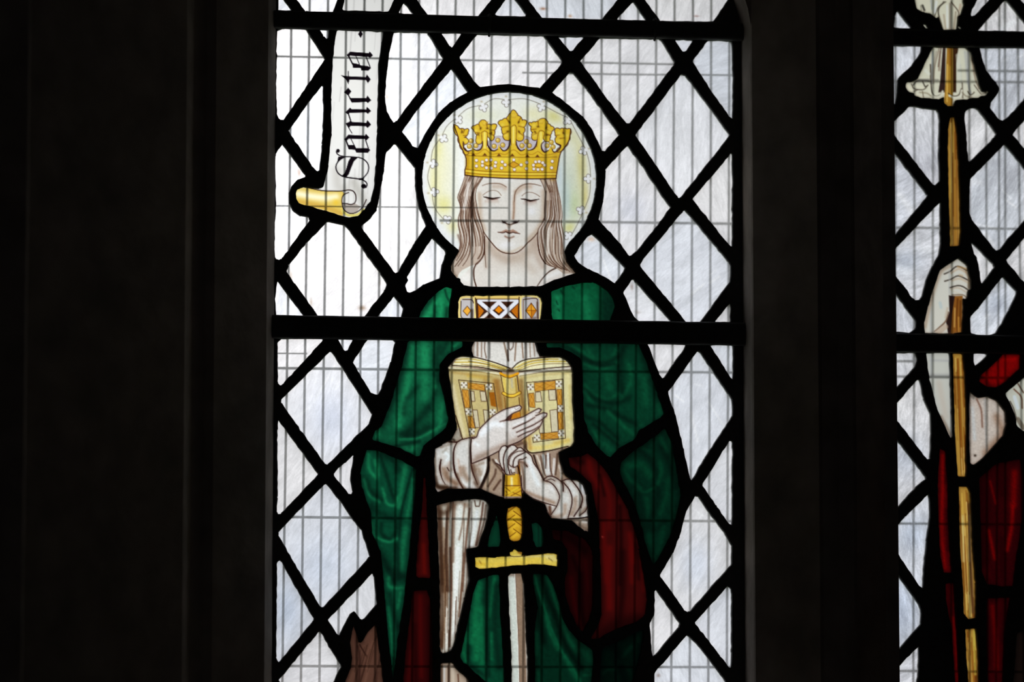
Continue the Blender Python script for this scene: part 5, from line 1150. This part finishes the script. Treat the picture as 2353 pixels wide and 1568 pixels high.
for pts, w, c, a in (("c 705 330 770 300 850 245 955 295", 2.6, (58, 44, 34), .95), ("c 710 408 780 385 860 350 980 405", 2.6, (58, 44, 34), .95), ("c 765 478 850 455 905 465 960 500", 2.6, (58, 44, 34), .95), ("c 850 250 900 260 955 280", 4, (196, 160, 110), .7), ("c 870 340 900 350", 5, (200, 178, 148), .6), ("c 770 500 905 560", 3, (214, 206, 184), .6), ("c 790 555 905 555 940 580", 2, (110, 84, 60), .8), ("c 970 380 960 470", 4, (170, 160, 140), .7), ("c 560 620 560 960", 5, (176, 178, 176), .6), ("c 760 290 760 540", 3, (180, 182, 180), .6), ("c 660 640 670 690", 7, (192, 204, 204), .7), ("c 600 950 660 900 720 840 750 740", (2, 3.4, 2), (120, 86, 64), .9), ("c 640 960 720 900", 12, (196, 178, 158), .7), ("c 740 700 720 800", 5, (196, 180, 160), .6),
                     ("c 850 600 840 800 850 960", 4, (112, 64, 22), .9), ("c 820 700 815 900", 3, (210, 172, 100), .8), ("c 880 620 875 900", 3, (90, 48, 16), .8), ("c 860 800 860 950", 4, (200, 150, 70), .7)): ez.line(pts, w, c, a, soft=2.5)
for pts, w, c, a in (("c 500 900 560 640 660 330 760 250", 7, (188, 168, 146), .6), ("c 780 320 860 275 940 310", 4, (196, 170, 140), .6), ("c 790 400 870 380 960 420", 4, (196, 176, 150), .6), ("c 780 490 860 480 930 520", 3, (190, 170, 146), .5), ("c 940 300 975 400 975 480", 4, (150, 122, 92), .6)): ez.wash(pts, w, c, a)
ez.edge(H2['hand'], 2, (120, 100, 80), .45)
base(ez, H2['arm'], (204, 204, 196), 'arm'); ez.wash("d 560 700 620 820 650 880", 8, (150, 134, 118), .8); ez.wash("d 540 400 600 700", 14, (200, 190, 178), .6); ez.wash("d 470 140 470 340", 5, (176, 178, 178), .6); ez.wash("d 470 190 640 195", 5, (176, 178, 178), .5); ez.wash("d 470 330 640 330", 8, (160, 160, 158), .6); ez.wash("d 635 130 650 880", 3, (130, 128, 128), .6)
base(ez, H2['elbow'], (206, 196, 186), 'arm'); ez.wash("d 880 540 920 640 930 790", 4, (140, 106, 90), .8); ez.wash("d 1060 700 1100 850 960 1020", 16, (160, 130, 108), .7); ez.wash("d 840 620 860 900", 8, (208, 212, 212), .7); ez.wash("d 950 540 970 1000", 5, (170, 170, 168), .5); ez.wash("d 800 470 850 520", 9, (110, 104, 96), .7); ez.blob(2020 + 865 * .2551, 780 + 1048 * .2551, 3, 3, (60, 44, 34), .9); ez.edge(H2['elbow'], 3, (120, 92, 74), .5); ez.grain(H2['elbow'], .025, 3)
base(ez, H2['cuff'], (204, 204, 192), 'cuff')
for pts, w, c, a in (("d 1215 450 1280 520 1290 620", 3, (120, 80, 60), .9), ("d 1250 400 1300 480", 3, (96, 70, 54), .9), ("d 1180 560 1210 620 1240 720", 2.4, (70, 56, 46), .8), ("d 1250 720 1300 800", 10, (120, 108, 92), .7), ("d 1220 520 1250 620", 8, (214, 222, 226), .8)): ez.line(pts, w, c, a, soft=2.5)
RB, RD, RL = (96, 3, 4), (30, 1, 3), (140, 6, 5)
for k, c in (('red1', (128, 4, 5)), ('redS1', (84, 3, 6)), ('redS2', (70, 2, 6)), ('redB1', (46, 2, 5)), ('redB2', (52, 2, 5))):
    base(ez, H2[k], c, 'robe')
    if k == 'red1': ez.wash("d 1000 260 1100 190 1220 180", 10, (160, 6, 6), .7); ez.wash("d 920 340 1000 420", 9, (80, 2, 4), .8)
    if k == 'redS1': strokes(ez, RD, RL, (('b', 6, .6, "d 570 1050 575 1300 e 550 200 580 560"), ('d', 5, .7, "d 610 1100 600 1300"), ('d', 6, .6, "e 600 50 610 400")))
    if k == 'redS2': strokes(ez, RD, RL, (('d', 6, .6, "e 620 720 630 1000"), ('b', 5, .5, "e 655 1000 680 1300 690 1560")))
    if k == 'redB1': strokes(ez, RD, (118, 4, 4), (('b', 7, .8, "e 1180 0 1170 200 1130 400"), ('b', 12, .6, "d 1220 1200 1210 1500"), ('d', 16, .8, "d 930 1240 950 1500 e 930 500"), ('b', 6, .6, "e 970 230 1000 380 1020 480"), ('b', 4, .5, "d 1000 1280 1050 1480"), ('d', 14, .6, "d 1100 1120 1120 1400"), ('d', 9, .7, "e 1080 300 1090 650")))
    if k == 'redB2': strokes(ez, RD, (90, 3, 4), (('b', 8, .7, "e 1000 900 1030 1200 1040 1450"), ('d', 9, .7, "e 1120 850 1100 1200"), ('d', 6, .6, "e 960 1000 970 1400")))
    ez.edge(H2[k], 4, (16, 1, 2), .6); ez.grain(H2[k], .06, 4)
base(ez, H2['dim'], (24, 15, 12), 'robe'); ez.edge(H2['dim'], 6, (8, 5, 4), .7)
ez.setclip(None)
for ez_, tab in ((E1, (('robe', 1.55), ('robe2', 1.5), ('robe3', 1.5), ('sleeve', 1.6), ('sleeve2', 1.6), ('hand', 1.5), ('hand2', 1.6), ('cover', 1.22), ('pages', 1.3), ('spine', 1.3), ('face', 1.45), ('neck', 1.4), ('hair', 1.5), ('hair2', 1.5), ('halo', 1.25), ('crown', 1.08), ('banner', 1.3), ('rolled_end', 1.25), ('clasp', 1.2), ('blade', 1.3))),
                 (E2, (('hand', 1.3), ('arm', 1.3), ('cuff', 1.3), ('lily', 1.05), ('shaft', 1.2)))):
    for n_, gm in tab:
        k_ = ez_.L == ez_.names.index(n_)
        ez_.T[k_] = 0.93 * (np.clip(ez_.T[k_], 0, 1) / 0.93) ** gm
E1.T = lin(np.clip(E1.T, 0, 1) * 255); E2.T = lin(np.clip(E2.T, 0, 1) * 255)
for names, gk in (('cloak', 0.85), ('lining', 0.62), ('wood', 0.8), ('halo', .80), ('crown', .84), ('face', .84), ('hair', .80), ('neck', .86), ('banner', .66), ('rolled_end', .72), ('pearl', .84), ('bead', .84), ('jewel', .84), ('trefoil', .80)):
    for k_, n_ in enumerate(E1.names):
        if n_.startswith(names): E1.T[E1.L == k_] *= gk
for k_, gk in (('g2', .85), ('g3', .9), ('g5', .78), ('g6', .62), ('g9', .9), ('g10', .78), ('g11', .45), ('redR1', .85), ('redR2', .7), ('redL2', .85)):
    r_ = E1.win(H1[k_], 8); dd = poly_sd(H1[k_], r_[1], r_[2]) < 6
    E1.T[r_[0]][dd] *= gk
E2.T[E2.L == E2.names.index('robe')] *= 0.8
E1.T = np.clip(E1.T * GAIN1, 0, 1); E2.T = np.clip(E2.T * GAIN2, 0, 1)
# ------------------------------------------------------------------ window 1: quarries, leads
ALL1 = list(H1.values()) + R1
ALL2 = list(H2.values()) + R2
c1 = unproj(1160, 1655); c2 = unproj(2240, 1655)
w1 = empty('window_1', Vector(c1)); tag(w1, 'leaded window light holding the crowned figure in green cloak', kind='structure')
w2 = empty('window_2', Vector(c2)); tag(w2, 'leaded window light with the gold staff and red robe', kind='structure')


def frame_ring(x0, x1, y0, y1):
    return np.array([(x, y0) for x in np.linspace(x0, x1, 40)] + [(x1, y) for y in np.linspace(y0, y1, 60)][1:] + [(x, y1) for x in np.linspace(x1, x0, 40)][1:] + [(x0, y) for y in np.linspace(y1, y0, 60)][1:-1], float)


out1 = frame_ring(616, 1714, -108, 1674)
out2 = frame_ring(2026, 2474, -108, 1674)
lead_net('lead_came', out1, ALL1, w1)
lead_net('lead_came', out2, ALL2, w2)
for q in R1: glass_mesh('pane', E1, q, 2, None, M_QUARRY, w1, 4.0)
for q in R2: glass_mesh('pane', E2, q, 2, None, M_QUARRY2, w2, 4.0)


def lab(ez, *names): return [ez.names.index(n) for n in names if n in ez.names]


def top(name, label, cat, px, py, group=None):
    o = empty(name, Vector(unproj(px, py))); tag(o, label, cat, group); return o


# ------------------------------------------------------------------ things pictured in the glass
scroll = top('inscribed_scroll', 'white stained glass scroll lettered Sancta with a gold rolled end', 'scroll', 770, 490)
glass_mesh('banner', E1, H1['scroll_top'], 1, None, M_GLASS, scroll, 3)
glass_mesh('banner', E1, H1['scroll'], 1, lab(E1, 'banner'), M_GLASS, scroll, 3)
glass_mesh('rolled_end', E1, H1['scroll'], 1, lab(E1, 'rolled_end'), M_GLASS, scroll, 3)

fig = top('stained_glass_figure', 'crowned figure with closed eyes in green cloak over white robe, holding book and sword', 'figure', 1180, 1650)
for nm in ('halo', 'crown', 'hair', 'hair2', 'face', 'neck'):
    hp = glass_mesh(nm.rstrip('2'), E1, H1['head'], 1, lab(E1, nm), M_GLASS, fig, 3)
    if nm in ('halo', 'crown'):
        for k in E1.names:
            for pre in (('trefoil',) if nm == 'halo' else ('pearl', 'bead', 'jewel')):
                if k.startswith(pre): glass_mesh(pre, E1, H1['head'], 1, lab(E1, k), M_GLASS, hp, 3)
glass_mesh('cloak_clasp', E1, H1['brooch'], 1, None, M_GLASS, fig, 3)
for nm in ('robe', 'robe2', 'robe3', 'sleeve', 'sleeve2', 'hand', 'hand2'):
    glass_mesh(nm.rstrip('23'), E1, H1['central'], 1, lab(E1, nm), M_GLASS, fig, 3)
for k in ('robe', 'robe_hem'): glass_mesh('robe', E1, H1[k], 1, None, M_GLASS, fig, 3)
for k in H1:
    if k[0] == 'g' and k[1:].isdigit(): glass_mesh('cloak_pane', E1, H1[k], 2, None, M_GLASS, fig, 4)
    if k.startswith('red'): glass_mesh('cloak_lining_pane', E1, H1[k], 2, None, M_GLASS, fig, 4)

book = top('open_book', 'open gold bound book with crosses on its covers, held by the crowned figure', 'book', 1176, 1040)
for nm in ('cover', 'pages', 'spine'):
    o = glass_mesh(nm, E1, H1['central'], 1, lab(E1, nm), M_GLASS, book, 3)
    if nm == 'cover':
        for k in E1.names:
            if k.startswith('inlay'): glass_mesh('inlay', E1, H1['central'], 1, lab(E1, k), M_GLASS, o, 3)
sword = top('sword', 'sword with braided gold grip and pale blade, point down under the crowned figure\'s hand', 'sword', 1190, 1650)
glass_mesh('grip', E1, H1['central'], 1, lab(E1, 'grip'), M_GLASS, sword, 3)
glass_mesh('grip', E1, H1['grip'], 1, None, M_GLASS, sword, 3)
glass_mesh('crossguard', E1, H1['guard'], 1, None, M_GLASS, sword, 3)
glass_mesh('blade', E1, H1['blade'], 1, None, M_GLASS, sword, 3)
br = glass_mesh('brown_glass_piece', E1, H1['brown'], 1, None, M_GLASS, None, 3)
tag(br, 'brown streaked glass piece with jagged top beside the green cloak hem', 'stained glass')

staff = top('flowered_staff', 'long gold staff with drooping white lily heads near its top', 'staff', 2235, 1650)
for k in ('flower_top', 'leaf1', 'leaf2'): glass_mesh('lily_petals' if k != 'flower_top' else 'lily_head', E2, H2[k], 1, None, M_GLASS, staff, 3)
glass_mesh('lily_head', E2, H2['flower'], 1, lab(E2, 'lily'), M_GLASS, staff, 3)
glass_mesh('shaft', E2, H2['flower'], 1, lab(E2, 'shaft'), M_GLASS, staff, 3)
glass_mesh('shaft', E2, H2['hand'], 1, lab(E2, 'shaft'), M_GLASS, staff, 3)
for k in ('staff1', 'staff2', 'staff3', 'staff4'): glass_mesh('shaft', E2, H2[k], 1, None, M_GLASS, staff, 2.4)
fig2 = top('stained_glass_figure', 'red robed figure gripping the gold staff with raised bare arm', 'figure', 2300, 1650)
glass_mesh('hand', E2, H2['hand'], 1, lab(E2, 'hand'), M_GLASS, fig2, 3)
for k in ('arm', 'elbow'): glass_mesh('arm', E2, H2[k], 1, None, M_GLASS, fig2, 2.4)
glass_mesh('cuff', E2, H2['cuff'], 1, None, M_GLASS, fig2, 3)
for k in ('red1', 'redS1', 'redS2', 'redB1', 'redB2', 'dim'): glass_mesh('robe_pane', E2, H2[k], 2, None, M_GLASS, fig2, 4)

# ------------------------------------------------------------------ iron saddle bars


def bar(x0, y0, x1, y1, thick, label):
    Y0 = -0.0115
    a, b = unproj(x0, y0, Y0), unproj(x1, y1, Y0)
    h, d = thick * PX / 2, 0.0068
    sec = []
    for sx, sz in ((1, 1), (-1, 1), (-1, -1), (1, -1)):
        for k in range(4):
            an = math.atan2(sz, sx) - math.pi / 4 + k * math.pi / 6
            r = 0.0035
            sec.append((sx * (d - r) + r * math.cos(an), sz * (h - r) + r * math.sin(an)))
    n = len(sec); K = 30; V, F = [], []
    for i in range(K + 1):
        c = a + (b - a) * i / K
        wob = 0.00025 * math.sin(i * 1.9) + 0.0002 * math.sin(i * 4.3 + 1)
        for sy, sz in sec: V.append((c[0], c[1] + sy, c[2] + sz + wob))
    for i in range(K):
        for j in range(n):
            F.append((i * n + j, (i + 1) * n + j, (i + 1) * n + (j + 1) % n, i * n + (j + 1) % n))
    F += [tuple(range(n - 1, -1, -1)), tuple(K * n + j for j in range(n))]
    o = mesh_obj('saddle_bar', V, F, M_IRON)
    tag(o, label, 'bar', 'iron saddle bars across the lights')
    return o


b1 = bar(612, 44.5, 1722, 74.5, 40, 'flat black iron bar crossing the scroll above the halo')
b2 = bar(612, 751, 1722, 768.5, 53, 'thick black iron bar below the clasp of the crowned figure')
b3 = bar(2024, 86, 2462, 95, 38, 'black iron bar crossing the white lilies on the staff')
b4 = bar(2024, 787.5, 2462, 795, 43, 'black iron bar crossing the bare arm that holds the staff')


def tie(x, y, parent):
    """a twist of lead tie wire round the bar"""
    c = unproj(x, y, -0.0115); V, F = [], []; n, K, r = 6, 14, 0.0016
    for i in range(K):
        a = i / K * 2 * math.pi
        p = np.array([0.0006 * math.sin(a * 2), -math.cos(a) * 0.0082, math.sin(a) * 0.0118]) + c
        u = np.array([0, -math.cos(a), math.sin(a)])
        for j in range(n):
            t_ = j / n * 2 * math.pi
            V.append(p + r * (u * math.cos(t_) + np.array([1, 0, 0]) * math.sin(t_)))
    for i in range(K):
        for j in range(n):
            F.append((i * n + j, ((i + 1) % K) * n + j, ((i + 1) % K) * n + (j + 1) % n, i * n + (j + 1) % n))
    mesh_obj('tie_wire', V, F, M_LEAD, parent)


for x, y in ((1124, 58), (1504, 68)): tie(x, y, b1)

# ------------------------------------------------------------------ wire guard outside the glass
YG = 0.13


def wire(name, pts, r, parent):
    q = spline(np.array(pts, float), 60)
    c = unproj(q[:, 0], q[:, 1], YG); n = 6
    horiz = abs(pts[-1][0] - pts[0][0]) > abs(pts[-1][1] - pts[0][1])
    V, F = [], []
    for p in c:
        for j in range(n):
            a = j / n * 2 * math.pi
            V.append(p + ([0, r * math.cos(a), r * math.sin(a)] if horiz else [r * math.sin(a), r * math.cos(a), 0]))
    for i in range(len(c) - 1):
        for j in range(n):
            F.append((i * n + j, (i + 1) * n + j, (i + 1) * n + (j + 1) % n, i * n + (j + 1) % n))
    F += [tuple(range(n - 1, -1, -1)), tuple((len(c) - 1) * n + j for j in range(n))]
    return mesh_obj(name, V, F, M_WIRE, parent)


def guard(px, label, vs_, hs):
    g = empty('wire_guard', Vector(unproj(px, 1655, YG))); tag(g, label, 'wire guard')
    for xt, xb in vs_:
        j = random.uniform(-1.5, 1.5)
        wire('upright_wire', [(xt + (xt - xb) * .1, -86), (xt * .6 + xb * .4 + j, 560), (xb, 1300), (xb + (xb - xt) * .25, 1646)], 0.00155, g)
    for pts in hs:
        thin = isinstance(pts, tuple)
        wire('cross_wire', pts[0] if thin else pts, pts[1] if thin else 0.0017, g)
    return g


v1 = [(1676 - 41.95 * i, 1671 - 42.45 * i) for i in range(26)]
guard(1160, 'galvanised wire guard seen through the glass behind the crowned figure', v1,
      [([(606, 129), (1150, 140), (1550, 148)], 0.0013), ([(1200, 167), (1430, 171), (1726, 173)], 0.0012), ([(606, 473), (900, 476), (1170, 478)], 0.0009), [(1010, 507), (1330, 510), (1730, 515)],
       [(606, 846), (1150, 852), (1730, 857)], ([(606, 812), (706, 813)], 0.0009), [(606, 1188), (1150, 1194), (1730, 1199)], [(606, 1531), (1150, 1533), (1730, 1534)]])
v2 = [(2057, 2057), (2101, 2099), (2144, 2143), (2187, 2186), (2228, 2228), (2265, 2268), (2309, 2310), (2296, 2290), (2338, 2350), (2380, 2392), (2422, 2434)]
guard(2240, 'galvanised wire guard seen through the glass behind the red robed figure', v2,
      [[(2015, 186), (2230, 188), (2470, 190)], [(2200, 162), (2470, 166)], [(2015, 523), (2230, 525), (2470, 528)], [(2015, 865), (2230, 868), (2470, 870)], [(2015, 830), (2130, 831)], [(2015, 1203), (2230, 1205), (2470, 1207)], [(2015, 1542), (2230, 1544), (2470, 1546)]])
